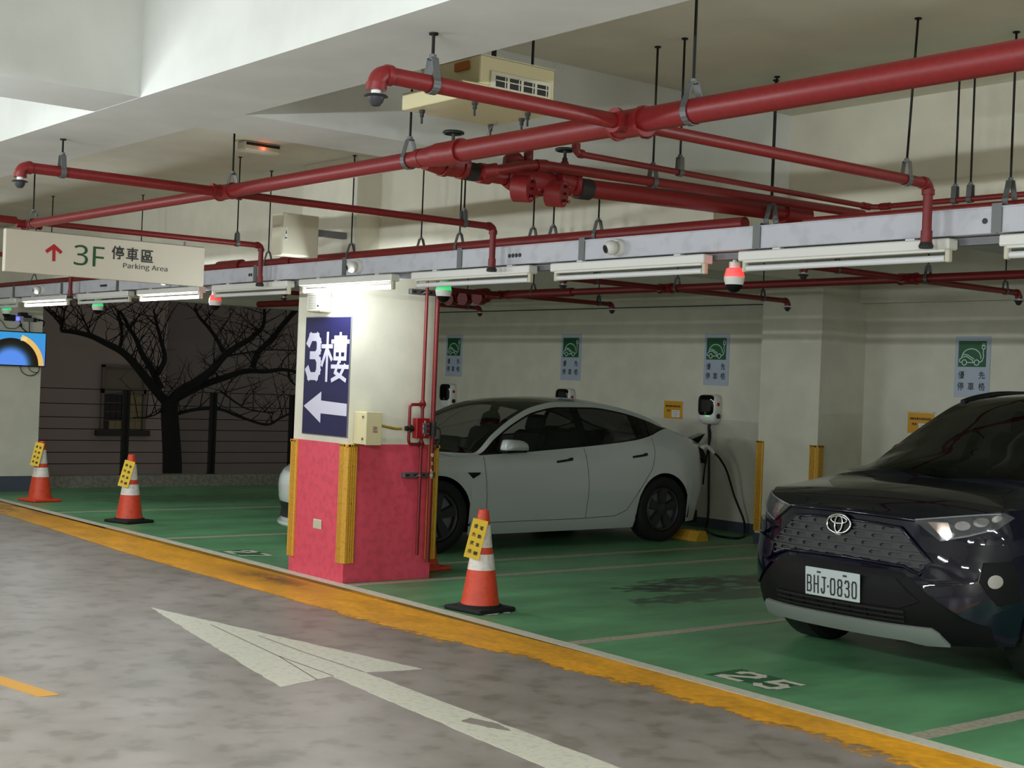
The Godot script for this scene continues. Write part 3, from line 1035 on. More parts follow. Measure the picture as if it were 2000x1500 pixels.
	obj("valve_box", b, mat(Color(0.55, 0.04, 0.07), 0.4), o)
	b = MB.new()
	b.box(Vector3(-0.012, 1.19, 0.055), Vector3(0.035, 0.085, 0.016), 0.003)
	for y in [1.15, 1.19, 1.225]:
		b.box(Vector3(-0.005, y, 0.066), Vector3(0.055, 0.012, 0.01))
	b.cyl(Vector3(-0.012, 1.13, 0.058), Vector3(-0.012, 1.25, 0.058), 0.006, -1, 8)
	obj("clamp", b, M.steel, o)
	b = MB.new()
	b.cyl(Vector3(-0.15, 1.185, -0.005), Vector3(-0.075, 1.185, 0.005), 0.02, -1, 12)
	b.cyl(Vector3(-0.11, 1.155, 0), Vector3(-0.11, 1.215, 0), 0.016, -1, 10)
	obj("gland", b, M.black, o)
	o = thing("riser_pipe", "thicker red riser at the pillar's right edge, paint chipped halfway down", "pipe", Vector3(6.50, 0, -9.045))
	b = MB.new()
	b.tube([Vector3(0, 2.5, 0), Vector3(0, 0.14, 0)], 0.0185, 14)
	obj("pipe", b, M.red, o)
	b = MB.new()
	b.cyl(Vector3(0, 1.13, 0), Vector3(0, 1.24, 0), 0.029, -1, 12)
	obj("coupling", b, M.dark_grey, o)
	b = MB.new()
	limb(b, [Vector3(0.01, 1.20, 0.02), Vector3(0.05, 1.18, 0.03), Vector3(0.055, 1.10, 0.02), Vector3(0.02, 1.02, 0.01)], 0.006, 0.006)
	obj("wire", b, M.black, o)
	b = MB.new()
	var rng := RandomNumberGenerator.new()
	rng.seed = 4
	for k in 14:
		b.box(Vector3(rng.randf_range(-0.014, 0.004), rng.randf_range(0.78, 1.02), 0.0175), Vector3(rng.randf_range(0.005, 0.012), rng.randf_range(0.008, 0.022), 0.003))
	obj("chipped_paint", b, M.off_white, o)
	for q in [[0.82, "lower slotted steel strut across the pillar's two red risers"], [2.25, "upper slotted steel strut across the red risers under the lights"]]:
		o = thing("pipe_strut", q[1], "bracket", Vector3(6.42, q[0], -9.12))
		b = MB.new()
		b.box(Vector3(0, 0, 0.02), Vector3(0.30, 0.042, 0.04), 0.003)
		obj("channel", b, M.zinc, o)
		b = MB.new()
		for k in 4:
			b.box(Vector3(-0.115 + 0.075 * k, 0, 0.0405), Vector3(0.032, 0.014, 0.002))
		obj("slot", b, M.black, o)
		b = MB.new()
		b.tube([Vector3(-0.045, -0.015, 0.04), Vector3(-0.04, 0, 0.075), Vector3(-0.02, 0, 0.09), Vector3(0, 0, 0.075), Vector3(0.005, -0.015, 0.04)], 0.006, 6)
		obj("pipe_clamp", b, M.zinc, o)


# ---------------------------------------------------------------- cable tray with its indicators and cameras
func cable_tray():
	var o := thing("cable_tray", "long pale metal cable tray over the row of battens", "cable tray", Vector3(5.52, 2.30, -9.0))
	var zs := [-2.15, -3.52, -4.90, -6.25, -7.45, -8.86, -10.2, -11.55, -12.9, -14.3, -15.7, -17.3]
	for i in zs.size() - 1:
		var b := MB.new()
		var za: float = zs[i] + 9.0 - 0.004
		var zb: float = zs[i + 1] + 9.0 + 0.004
		b.box(Vector3(0.06, 0.062, (za + zb) / 2), Vector3(0.12, 0.116, za - zb), 0.003)
		b.box(Vector3(0.06, 0.119, (za + zb) / 2), Vector3(0.13, 0.008, za - zb), 0.002)
		obj("tray_section", b, M.tray, o)
		b = MB.new()
		b.box(Vector3(0.078, -0.018, (za + zb) / 2), Vector3(0.04, 0.034, za - zb))
		obj("mounting_channel", b, M.grey, o)
	for i in range(1, zs.size() - 1):
		var b := MB.new()
		b.box(Vector3(-0.004, 0.07, zs[i] + 9.0), Vector3(0.006, 0.128, 0.05))
		b.box(Vector3(0.125, 0.1325, zs[i] + 9.0), Vector3(0.26, 0.006, 0.05))
		obj("strap", b, M.zinc, o)
	var kb := [[-6.93, 4], [-3.33, 3], [-3.58, 1], [-13.3, 5], [-10.3, 2]]
	for q in kb:
		for k in q[1]:
			var b := MB.new()
			b.lathe([Vector2(0.0, 0.0), Vector2(0.013, 0.0), Vector2(0.013, 0.004), Vector2(0.008, 0.0045), Vector2(0, 0.003)], Transform3D(Basis(Vector3(0, 0, 1), Vector3(-1, 0, 0), Vector3(0, -1, 0)), Vector3(0.0, 0.06, q[0] + 9.0 + 0.034 * k * (1.9 if q[1] == 3 else 1.0))), 12)
			obj("knockout", b, M.dark_grey, o)
	# lamps that show whether a stall is free
	var g := Color(0.0, 0.85, 0.45)
	var r := Color(1.0, 0.06, 0.07)
	for q in [[-5.137, r, "red indicator lamp with a dark dome, above the dark SUV's stall", 2.4], [-7.755, g, "green indicator lamp with a dark dome, right of the pillar", 0.9], [-11.08, r * 0.9, "red indicator lamp left of the pillar, washed out beside the glowing tube", 1.4], [-13.6, g, "green indicator lamp under the middle of the hanging floor sign", 0.9], [-16.2, g, "green indicator lamp at the far left, above the wall screen", 0.8]]:
		o = thing("indicator_lamp", q[2], "indicator lamp", Vector3(5.62, 2.169, q[0]), "stall indicator lamps under the tray")
		var b := MB.new()
		b.lathe([Vector2(0.0, 0.085), Vector2(0.03, 0.085), Vector2(0.03, 0.05), Vector2(0.0, 0.05)], Transform3D(), 16)
		b.cyl(Vector3(0, 0.08, 0), Vector3(0, 0.115, 0), 0.012, -1, 8)
		obj("mount", b, M.white, o)
		b = MB.new()
		b.lathe([Vector2(0.0, 0.052), Vector2(0.038, 0.052), Vector2(0.044, 0.048), Vector2(0.054, 0.008), Vector2(0.054, 0.004), Vector2(0, 0.004)], Transform3D(), 20)
		obj("lamp_cap", b, glow(q[1], q[3], Color(0.5, 0.5, 0.5)), o)
		b = MB.new()
		b.lathe([Vector2(0, 0.004), Vector2(0.055, 0.004), Vector2(0.055, -0.008), Vector2(0.047, -0.036), Vector2(0, -0.036)], Transform3D(), 20)
		obj("ring", b, M.white, o)
		b = MB.new()
		b.lathe([Vector2(0.046, -0.036), Vector2(0.042, -0.048), Vector2(0.03, -0.066), Vector2(0.015, -0.075), Vector2(0, -0.077)], Transform3D(), 20)
		obj("dome", b, M.plastic, o)
		var l := OmniLight3D.new()
		l.name = "indicator_light"
		l.light_color = q[1]
		l.light_energy = 0.004
		l.light_size = 0.03
		l.shadow_enabled = true
		l.omni_range = 20
		l.omni_attenuation = 2.0
		l.position = Vector3(5.62, 2.169 + 0.028, q[0])
		add_child(l, true)
	# eyeball cameras on the side of the tray
	for q in [[-5.93, "white eyeball camera on the tray right of the middle drop pipe"], [-8.66, "white eyeball camera on the tray just above the glowing batten at the pillar"], [-14.83, "white eyeball camera on the tray at the far left, under the floor sign"], [-11.75, "white eyeball camera hidden behind the hanging floor sign"]]:
		o = thing("security_camera", q[1], "camera", Vector3(5.52, 2.36, q[0]), "eyeball cameras on the cable tray")
		var b := MB.new()
		b.lathe([Vector2(0, 0), Vector2(0.05, 0), Vector2(0.05, 0.018), Vector2(0.042, 0.03), Vector2(0, 0.03)], Transform3D(Basis(Vector3(0, 0, 1), Vector3(-1, 0, 0), Vector3(0, -1, 0)), Vector3.ZERO), 20)
		obj("base", b, M.white, o)
		b = MB.new()
		var prof := []
		for k in 11:
			var a := -PI / 2 + PI * 0.86 * k / 10.0
			prof.append(Vector2(0.042 * cos(a), 0.042 * sin(a)))
		var look := Vector3(-0.9, -0.3, -0.25).normalized()
		var sx := look.cross(Vector3.UP).normalized()
		var xf := Transform3D(Basis(sx, look, sx.cross(look)), Vector3(-0.064, -0.004, 0.0))
		b.lathe(prof, xf, 18)
		obj("eyeball", b, M.white, o)
		b = MB.new()
		b.lathe([Vector2(0.0, 0.038), Vector2(0.024, 0.038), Vector2(0.024, 0.041), Vector2(0.012, 0.0415), Vector2(0.010, 0.038), Vector2(0, 0.038)], xf, 16)
		obj("lens", b, M.black, o)


# ---------------------------------------------------------------- red sprinkler pipework and its hangers
func hanger(at: Vector3, top: float, r: float, along_x: bool, label: String, strap := true, lean := Vector3.ZERO):
	# threaded rod from the ceiling, nut, stirrup round a pipe whose centre is at; along_x: the pipe runs along x
	var o := thing("pipe_hanger", label, "hanger", at, "threaded rods with pipe clamps")
	var t := top - at.y
	var b := MB.new()
	var k := r + 0.055
	b.cyl(Vector3(0, k, 0), Vector3(0, t, 0) + lean, 0.0055, -1, 8)
	obj("rod", b, M.rod, o)
	b = MB.new()
	b.cyl(Vector3(0, t - 0.006, 0) + lean, Vector3(0, t, 0) + lean, 0.016, -1, 10)
	obj("anchor", b, M.rod, o)
	b = MB.new()
	b.cyl(Vector3(0, k - 0.004, 0), Vector3(0, k + 0.014, 0), 0.012, -1, 6)
	obj("nut", b, M.zinc, o)
	var s := Vector3(0, 0, 1) if along_x else Vector3(1, 0, 0)
	var a := Vector3(1, 0, 0) if along_x else Vector3(0, 0, 1)
	b = MB.new()
	# the stirrup: a flat band round the pipe and up both sides to the nut
	var outl := [Vector2(0.012, k)]
	for i in 13:
		var g := PI * 0.18 - PI * 1.36 * i / 12.0
		outl.append(Vector2(cos(g), sin(g)) * (r + 0.003))
	outl.append(Vector2(-0.012, k))
	var w := 0.014
	for i in outl.size():
		var p: Vector2 = outl[i]
		var q: Vector2 = outl[(i + 1) % outl.size()]
		var d := (q - p).normalized()
		var nn := Vector2(d.y, -d.x) * -0.003
		var c := []
		for e in [-1, 1]:
			for z in [p, q, q + nn, p + nn]:
				c.append(s * z.x + Vector3.UP * z.y + a * w * e)
		var mid: Vector3 = (c[0] + c[1] + c[2] + c[3] + c[4] + c[5] + c[6] + c[7]) / 8
		b.poly([c[0], c[1], c[5], c[4]], mid)
		b.poly([c[3], c[2], c[6], c[7]], mid)
		b.poly([c[0], c[1], c[2], c[3]], mid)
		b.poly([c[4], c[5], c[6], c[7]], mid)
	obj("clamp", b, M.zinc, o)


func elbow(b: MB, c: Vector3, d1: Vector3, d2: Vector3, r: float, rad := 0.045):
	# from c - d1 * rad bending to c + d2 * rad, with collars
	var path := []
	for i in 9:
		var t := i / 8.0
		path.append((c - d1 * rad) * (1 - t) ** 2 + c * 2 * t * (1 - t) + (c + d2 * rad) * t * t)
	b.tube(path, r, 14)
	b.cyl(c - d1 * (rad + 0.012), c - d1 * (rad - 0.012), r * 1.14, -1, 14)
	b.cyl(c + d2 * (rad - 0.012), c + d2 * (rad + 0.012), r * 1.14, -1, 14)


func sprinkler_head(o: Node3D, p: Vector3, flush := false):
	var b := MB.new()
	if flush:
		b.lathe([Vector2(0, -0.02), Vector2(0.03, -0.02), Vector2(0.034, -0.01), Vector2(0.026, 0.008), Vector2(0.0, 0.01)], Transform3D(Basis(), p), 18)
		obj("sprinkler_head", b, M.dark_grey, o)
		return
	b.lathe([Vector2(0.0, 0), Vector2(0.016, 0), Vector2(0.016, 0.018), Vector2(0, 0.018)], Transform3D(Basis(), p + Vector3(0, -0.012, 0)), 12)
	obj("thread", b, M.white, o)
	b = MB.new()
	b.lathe([Vector2(0, -0.046), Vector2(0.014, -0.043), Vector2(0.024, -0.03), Vector2(0.028, -0.016), Vector2(0.040, -0.014), Vector2(0.034, -0.008), Vector2(0.012, -0.004), Vector2(0, -0.004)], Transform3D(Basis(), p + Vector3(0, -0.006, 0)), 16)
	obj("sprinkler_head", b, M.dark_grey, o)


func branch(z: float, y: float, x0: float, x1: float, drop: float, r: float, label: String, r1 := -1.0, near_end := true):
	# cross pipe along x with a downturned sprinkler at its aisle end and a drop at its stall end
	var o := thing("branch_pipe", label, "pipe", Vector3(x0, y, z), "red sprinkler branch pipes")
	var b := MB.new()
	var L := x1 - x0
	var rb: float = r if r1 < 0 else r1
	var cx := 3.58 - x0
	b.tube([Vector3(0.04, 0, 0), Vector3(cx - 0.091, 0, 0)], r, 16)
	obj("pipe", b, M.red, o)
	b = MB.new()
	b.tube([Vector3(cx + 0.091, 0, 0), Vector3(L - 0.04, 0, 0)], rb, 16)
	obj("pipe", b, M.red, o)
	b = MB.new()
	elbow(b, Vector3.ZERO, Vector3(-1, 0, 0), Vector3(0, -1, 0), r * 1.05, r * 1.5)
	obj("elbow", b, M.red, o)
	b = MB.new()
	elbow(b, Vector3(L, 0, 0), Vector3(1, 0, 0), Vector3(0, -1, 0), rb * 1.08, rb * 1.6)
	obj("elbow", b, M.red, o)
	b = MB.new()
	b.tube([Vector3(L, -0.03, 0), Vector3(L, drop + 0.01, 0)], rb * 0.92, 14)
	b.cyl(Vector3(L, drop + 0.005, 0), Vector3(L, drop + 0.06, 0), rb * 1.12, -1, 14)
	obj("drop_pipe", b, M.red, o)
	sprinkler_head(o, Vector3(0, -0.055, 0))
	sprinkler_head(o, Vector3(L, drop, 0), true)
	return o


func cross_fitting(b: MB, c: Vector3, r: float):
	b.cyl(c + Vector3(0, 0, -0.075), c + Vector3(0, 0, 0.075), r * 1.16, -1, 18)
	b.cyl(c + Vector3(-0.085, 0, 0), c + Vector3(0.085, 0, 0), r * 0.92, -1, 16)
	for q in [Vector3(0, 0, 0.075), Vector3(0, 0, -0.075)]:
		b.cyl(c + q * 0.82, c + q * 1.05, r * 1.27, -1, 18)
	for q in [Vector3(0.085, 0, 0), Vector3(-0.085, 0, 0)]:
		b.cyl(c + q * 0.85, c + q * 1.05, r * 1.02, -1, 16)


func handwheel_valve(o: Node3D, p: Vector3, r: float, lay := false):
	# gate valve on a pipe along x: body, bonnet, stem and green handwheel
	var b := MB.new()
	b.cyl(p + Vector3(-0.055, 0, 0), p + Vector3(0.055, 0, 0), r * 1.3, -1, 16)
	for s in [-0.05, 0.05]:
		b.cyl(p + Vector3(s - 0.012, 0, 0), p + Vector3(s + 0.012, 0, 0), r * 1.55, -1, 16)
	b.lathe([Vector2(r * 1.0, 0), Vector2(r * 0.95, r * 1.3), Vector2(r * 1.1, r * 1.35), Vector2(r * 1.1, r * 1.6), Vector2(r * 0.5, r * 1.9), Vector2(r * 0.4, r * 2.2), Vector2(0, r * 2.2)], Transform3D(Basis(), p), 16)
	obj("valve_body", b, M.red_dark, o)
	b = MB.new()
	b.cyl(p + Vector3(0, r * 2.1, 0), p + Vector3(0, r * 3.6, 0), 0.008, -1, 10)
	b.lathe([Vector2(0.014, r * 2.1), Vector2(0.012, r * 2.6), Vector2(0, r * 2.7)], Transform3D(Basis(), p), 10)
	obj("stem", b, M.dark_grey, o)
	b = MB.new()
	var ring := []
	for i in 21:
		var a := TAU * i / 20
		ring.append(p + Vector3(cos(a) * 0.042, r * 3.5, sin(a) * 0.042))
	b.tube(ring, 0.0075, 8, false)
	for i in 3:
		var a := TAU * i / 3
		b.cyl(p + Vector3(0, r * 3.5, 0), p + Vector3(cos(a) * 0.042, r * 3.5, sin(a) * 0.042), 0.006, -1, 6)
	obj("handwheel", b, mat(Color(0.03, 0.09, 0.08), 0.5), o)


func sprinklers():
	var b := MB.new()
	# main over the aisle
	var o := thing("main_pipe", "thick red sprinkler main sloping across the picture under the aisle beam", "pipe", Vector3(3.58, 2.54, -5.0))
	b.tube([Vector3(0, 0, 4.9), Vector3(0, 0, -0.05)], 0.045, 22)
	obj("pipe", b, M.red, o)
	b = MB.new()
	b.tube([Vector3(0, 0, 0), Vector3(0, 0, -1.98)], 0.036, 20)
	b.tube([Vector3(0, 0, -1.9), Vector3(0, 0.01, -4.9)], 0.030, 18)
	obj("far_pipe", b, M.red, o)
	b = MB.new()
	b.cyl(Vector3(0, 0, 0.14), Vector3(0, 0, -0.02), 0.052, -1, 20)
	b.cyl(Vector3(0, 0, -0.02), Vector3(0, 0, -0.13), 0.050, 0.041, 20)
	b.cyl(Vector3(0, 0, -0.13), Vector3(0, 0, -0.17), 0.043, -1, 20)
	b.cyl(Vector3(0, 0, 0.135), Vector3(0, 0, 0.155), 0.056, -1, 20)
	b.cyl(Vector3(0, -0.01, -0.11), Vector3(0.085, -0.02, -0.12), 0.046, -1, 18)
	obj("reducing_tee", b, M.red, o)
	b = MB.new()
	cross_fitting(b, Vector3(0, -0.005, 1.19), 0.045)
	obj("cross_fitting", b, M.red, o)
	b = MB.new()
	cross_fitting(b, Vector3(0, 0, -1.98), 0.036)
	obj("cross_fitting", b, M.red, o)
	b = MB.new()
	cross_fitting(b, Vector3(0, 0.01, -4.94), 0.030)
	obj("cross_fitting", b, M.red, o)
	branch(-3.81, 2.532, 2.465, 5.42, -0.27, 0.0285, "nearest red branch pipe, its left end turned down under the aisle beam", 0.0235)
	branch(-6.98, 2.535, 2.462, 5.42, -0.26, 0.027, "red branch pipe whose drop ends beside the pillar's right edge", 0.0215)
	branch(-9.94, 2.57, 2.462, 5.42, -0.30, 0.026, "red branch pipe just above the hanging floor sign", 0.0215)
	branch(-13.82, 2.62, 2.462, 5.42, -0.36, 0.025, "farthest red branch pipe, hidden by the floor sign but for its drop", 0.0215)
	hanger(Vector3(2.68, 2.532, -3.81), 2.70, 0.0285, true, "short rod with a grey strap hanging the nearest branch pipe from the beam")
	hanger(Vector3(2.67, 2.535, -6.98), 2.70, 0.027, true, "short rod with a grey strap at the far left branch pipe's downturned end")
	hanger(Vector3(5.254, 2.532, -3.81), 3.24, 0.0235, true, "long rod holding the nearest branch pipe just before its drop", true, Vector3(0.0, 0, 0.03))
	hanger(Vector3(5.19, 2.535, -6.98), 3.24, 0.0215, true, "long rod holding the middle branch pipe near the drop by the pillar")
	hanger(Vector3(5.208, 2.57, -9.94), 3.24, 0.0215, true, "long rod holding the branch pipe at the floor sign's right end")
	hanger(Vector3(5.208, 2.62, -13.82), 3.24, 0.0215, true, "rod of the farthest branch pipe, behind the floor sign")
	hanger(Vector3(2.67, 2.57, -9.94), 2.70, 0.026, true, "rod of the third branch pipe beyond the picture's left edge")
	hanger(Vector3(3.58, 2.54, -3.50), 3.24, 0.045, false, "rod with a bright stirrup on the thick main right of the cross fitting")
	hanger(Vector3(3.58, 2.545, -6.91), 3.24, 0.030, false, "rod with an open stirrup on the main at the second cross fitting")
	hanger(Vector3(3.58, 2.55, -9.86), 3.24, 0.030, false, "rod with an open stirrup on the main at the floor sign's left end")
	hanger(Vector3(3.58, 2.54, -5.24), 3.24, 0.036, false, "rod on the main beside the left green handwheel")
	hanger(Vector3(3.58, 2.54, -1.6), 3.24, 0.045, false, "rod on the thick main beyond the picture's right edge")
	# valve set across the main
	o = thing("valve_pipe", "dark red pipe with flanged check valve and handwheels crossing to the tray", "valve", Vector3(3.58, 2.51, -5.12))
	b = MB.new()
	b.tube([Vector3(0.088, 0, 0), Vector3(0.45, 0, 0)], 0.036, 18)
	b.tube([Vector3(0.75, 0, 0), Vector3(1.6, 0.025, 0), Vector3(2.56, 0.045, 0)], 0.045, 20)
	obj("pipe", b, M.red, o)
	b = MB.new()
	b.cyl(Vector3(2.38, 0.04, 0), Vector3(2.58, 0.045, 0), 0.058, -1, 18)
	obj("coupling", b, M.red_dark, o)
	b = MB.new()
	b.cyl(Vector3(0.30, 0, 0), Vector3(0.36, 0, 0), 0.046, -1, 18)
	obj("coupling", b, M.red_dark, o)
	var bare := mat(Color(0.12, 0.09, 0.08), 0.7)
	b = MB.new()
	b.cyl(Vector3(0.215, 0, 0), Vector3(0.28, 0, 0), 0.042, -1, 18)
	obj("bare_band", b, bare, o)
	b = MB.new()
	b.cyl(Vector3(0.89, 0.0, 0), Vector3(0.97, 0.002, 0), 0.051, -1, 18)
	obj("bare_band", b, bare, o)
	b = MB.new()
	b.lathe([Vector2(0.04, 0), Vector2(0.055, 0.03), Vector2(0.07, 0.09), Vector2(0.07, 0.2), Vector2(0.055, 0.27), Vector2(0.04, 0.30)], Transform3D(Basis(Vector3(0, 1, 0), Vector3(1, 0, 0), Vector3(0, 0, -1)), Vector3(0.45, 0, 0)), 20)
	for x in [0.50, 0.70]:
		b.cyl(Vector3(x - 0.012, -0.05, 0.03), Vector3(x + 0.028, -0.055, 0.10), 0.062, -1, 20)
	b.lathe([Vector2(0.055, 0.0), Vector2(0.05, 0.075), Vector2(0.03, 0.095), Vector2(0, 0.1)], Transform3D(Basis(), Vector3(0.5, 0.02, 0)), 18)
	b.lathe([Vector2(0.024, 0.0), Vector2(0.022, 0.115), Vector2(0.03, 0.118), Vector2(0.03, 0.14), Vector2(0.0, 0.14)], Transform3D(Basis(), Vector3(0.57, 0.05, 0.02)), 12)
	obj("check_valve", b, M.red, o)
	b = MB.new()
	for x in [0.50, 0.70]:
		for k in 8:
			var a := TAU * k / 8
			b.box(Vector3(x + 0.024, -0.054 + cos(a) * 0.046, 0.102 + 0.004), Vector3(0.014, 0.012, 0.014), 0.002)
			b.box(Vector3(x + 0.02 + sin(a) * 0.05, -0.054 + cos(a) * 0.048, 0.102), Vector3(0.012, 0.012, 0.014), 0.002)
	obj("flange_bolts", b, M.red_dark, o)
	handwheel_valve(o, Vector3(0.15, 0.02, 0), 0.04)
	handwheel_valve(o, Vector3(0.81, 0.025, 0), 0.042)
	# bypass in front
	o = thing("bypass_pipe", "red bypass pipe bending over the check valve and on to the tray", "pipe", Vector3(3.86, 2.505, -5.0))
	b = MB.new()
	limb(b, [Vector3(0, 0, 0), Vector3(0.1, 0.026, 0), Vector3(0.22, 0.055, 0), Vector3(0.30, 0.062, 0)], 0.022, 0.022)
	b.tube([Vector3(0.29, 0.062, 0), Vector3(1.2, 0.075, 0), Vector3(2.66, 0.09, -0.01)], 0.024, 16)
	obj("pipe", b, M.red, o)
	b = MB.new()
	b.cyl(Vector3(0.255, 0.057, 0), Vector3(0.315, 0.063, 0), 0.0285, -1, 16)
	obj("collar", b, M.red, o)
	b = MB.new()
	b.cyl(Vector3(-0.03, -0.004, -0.02), Vector3(0.03, 0.01, 0), 0.030, -1, 16)
	obj("collar", b, M.red, o)
	# thin drain pipe
	o = thing("thin_pipe", "thin red pipe from the right green handwheel to the run behind the tray", "pipe", Vector3(4.17, 2.625, -4.79))
	b = MB.new()
	b.tube([Vector3(0, 0.075, 0), Vector3(0, 0.015, 0), Vector3(0.01, -0.012, 0), Vector3(0.035, -0.022, 0), Vector3(2.1, -0.03, 0)], 0.0145, 12)
	b.tube([Vector3(2.1, -0.03, -0.0), Vector3(2.14, -0.03, 0.02), Vector3(2.15, -0.03, 0.06), Vector3(2.15, -0.03, 3.2)], 0.0145, 12)
	obj("pipe", b, M.red, o)
	b = MB.new()
	elbow(b, Vector3(0, -0.02, 0), Vector3(0, -1, 0), Vector3(1, 0, 0), 0.0175, 0.03)
	obj("elbow", b, M.red, o)
	b = MB.new()
	b.cyl(Vector3(2.06, -0.03, 0), Vector3(2.12, -0.03, 0), 0.0195, -1, 12)
	obj("elbow", b, M.red, o)
	b = MB.new()
	b.cyl(Vector3(2.15, -0.03, 0.05), Vector3(2.15, -0.03, 0.11), 0.0195, -1, 12)
	obj("elbow", b, M.red, o)
	hanger(Vector3(4.83, 2.60, -4.79), 3.24, 0.0145, true, "long rod with double clamps on the thin pipe above the red indicator")
	hanger(Vector3(4.86, 2.577, -5.003), 3.24, 0.026, true, "long rod on the bypass pipe left of the double clamps")
	hanger(Vector3(6.32, 2.595, -4.28), 3.24, 0.0145, false, "left one of the close pair of rods behind the tray at the right edge")
	hanger(Vector3(6.32, 2.595, -4.19), 3.24, 0.0145, false, "right one of the close pair of rods behind the tray at the right edge")
	# run along the tray
	o = thing("tray_pipe", "red pipe lying along the top of the cable tray", "pipe", Vector3(5.74, 2.475, -5.0))
	b = MB.new()
	b.tube([Vector3(0, 0, -0.185), Vector3(0, 0.0, -12.3)], 0.036, 18)
	obj("pipe", b, M.red, o)
	b = MB.new()
	b.tube([Vector3(0.03, -0.012, 0.2), Vector3(0.03, -0.012, 3.0)], 0.02, 12)
	obj("thin_end", b, M.red_dark, o)
	b = MB.new()
	b.cyl(Vector3(0, 0, -5.0), Vector3(0, 0, -5.16), 0.045, -1, 16)
	obj("coupling", b, M.red_dark, o)
	b = MB.new()
	b.cyl(Vector3(0, 0, -5.85), Vector3(0, 0, -6.25), 0.055, -1, 16)
	obj("coupling", b, M.red_dark, o)
	var zz := [[-3.60, "rod above the tray strap at the picture's right edge"], [-5.0, "rod at the tray strap between the two right-hand battens"], [-6.36, "rod at the tray strap left of the right eyeball camera"], [-7.76, "rod at the tray strap above the green indicator"], [-9.13, "rod at the tray strap left of the pillar's eyeball camera"], [-10.4, "rod at the tray strap right of the floor sign"], [-12.9, "rod at a tray strap hidden by the floor sign"], [-15.7, "rod at the last tray strap on the far left"]]
	for q in zz:
		hanger(Vector3(5.74, 2.475, q[0]), 3.24, 0.036, false, q[1])
	var z2 := [[-5.06, "thin second rod left of the valve pipe's end"], [-6.85, "open stirrup rod on the tray pipe left of the check valve"], [-7.05, "small rod beside the open stirrup under the check valve"], [-8.3, "small rod on the tray pipe right of the pillar's eyeball camera"]]
	for q in z2:
		hanger(Vector3(5.80, 2.475, q[0]), 3.24, 0.036, false, q[1])
	# second system over the stalls, behind the tray
	o = thing("main_pipe", "red sprinkler main over the stalls, seen below the cable tray", "pipe", Vector3(9.0, 2.47, -9.0))
	b = MB.new()
	b.tube([Vector3(0, 0, 5.0), Vector3(0, 0, -1.4)], 0.032, 16)
	b.tube([Vector3(0, 0, -1.3), Vector3(0, 0.0, -7.5)], 0.042, 16)
	obj("pipe", b, M.red, o)
	for z in [2.53, -0.04, -2.36, -4.8]:
		b = MB.new()
		cross_fitting(b, Vector3(0, 0, z), 0.036)
		obj("cross_fitting", b, M.red, o)
	b = MB.new()
	b.lathe([Vector2(0.04, 0), Vector2(0.075, 0.05), Vector2(0.075, 0.22), Vector2(0.04, 0.3)], Transform3D(Basis(Vector3(1, 0, 0), Vector3(0, 0, -1), Vector3(0, 1, 0)), Vector3(0, 0, -2.6)), 16)
	for z in [-2.7, -2.95, -3.2]:
		b.cyl(Vector3(-0.02, -0.03, z), Vector3(-0.11, -0.035, z + 0.02), 0.07, -1, 16)
	b.cyl(Vector3(0, 0, -3.1), Vector3(0, 0, -3.4), 0.07, -1, 16)
	obj("check_valve", b, M.red_dark, o)
	var nm := ["red branch pipe over the dark SUV, behind the tray", "red branch pipe over the empty stall, behind the tray", "red branch pipe over the white sedan's tail, behind the tray", "red branch pipe beyond the white sedan, nearest the open end"]
	var bz := [-6.47, -9.04, -11.36, -13.72]
	for i in 4:
		var x1: float = 10.66 if i == 1 else 10.5
		o = thing("branch_pipe", nm[i], "pipe", Vector3(7.785, 2.47, bz[i]), "red branch pipes over the stalls")
		b = MB.new()
		b.tube([Vector3(0.03, 0, 0), Vector3(1.215 - 0.091, 0, 0)], 0.024, 14)
		obj("pipe", b, M.red_dark, o)
		b = MB.new()
		b.tube([Vector3(1.215 + 0.091, 0, 0), Vector3(x1 - 7.785 - 0.03, 0, 0)], 0.024, 14)
		obj("pipe", b, M.red_dark, o)
		b = MB.new()
		elbow(b, Vector3.ZERO, Vector3(-1, 0, 0), Vector3(0, -1, 0), 0.026, 0.035)
		obj("elbow", b, M.red_dark, o)
		b = MB.new()
		elbow(b, Vector3(x1 - 7.785, 0, 0), Vector3(1, 0, 0), Vector3(0, -1, 0), 0.026, 0.035)
		obj("elbow", b, M.red_dark, o)
		sprinkler_head(o, Vector3(0, -0.05, 0))
		sprinkler_head(o, Vector3(x1 - 7.785, -0.05, 0))
		hanger(Vector3(8.15, 2.47, bz[i]), 3.24, 0.024, true, "rod at the aisle end of the branch pipe %s" % ["over the dark SUV", "over the empty stall", "over the sedan's tail", "beyond the sedan"][i])
		hanger(Vector3(10.3, 2.47, bz[i]), 3.24, 0.024, true, "rod at the wall end of the branch pipe %s" % ["over the dark SUV", "over the empty stall", "over the sedan's tail", "beyond the sedan"][i])
	for q in [[-6.3, "rod on the stall main above the dark SUV"], [-8.2, "rod on the stall main right of the red indicator"], [-8.9, "rod on the stall main at the cross fitting left of the red indicator"], [-10.9, "rod on the stall main right of its check valve"]]:
		hanger(Vector3(9.0, 2.47, q[0]), 3.24 if abs(q[0] + 9.5) > 0.5 else 2.70, 0.036, false, q[1])


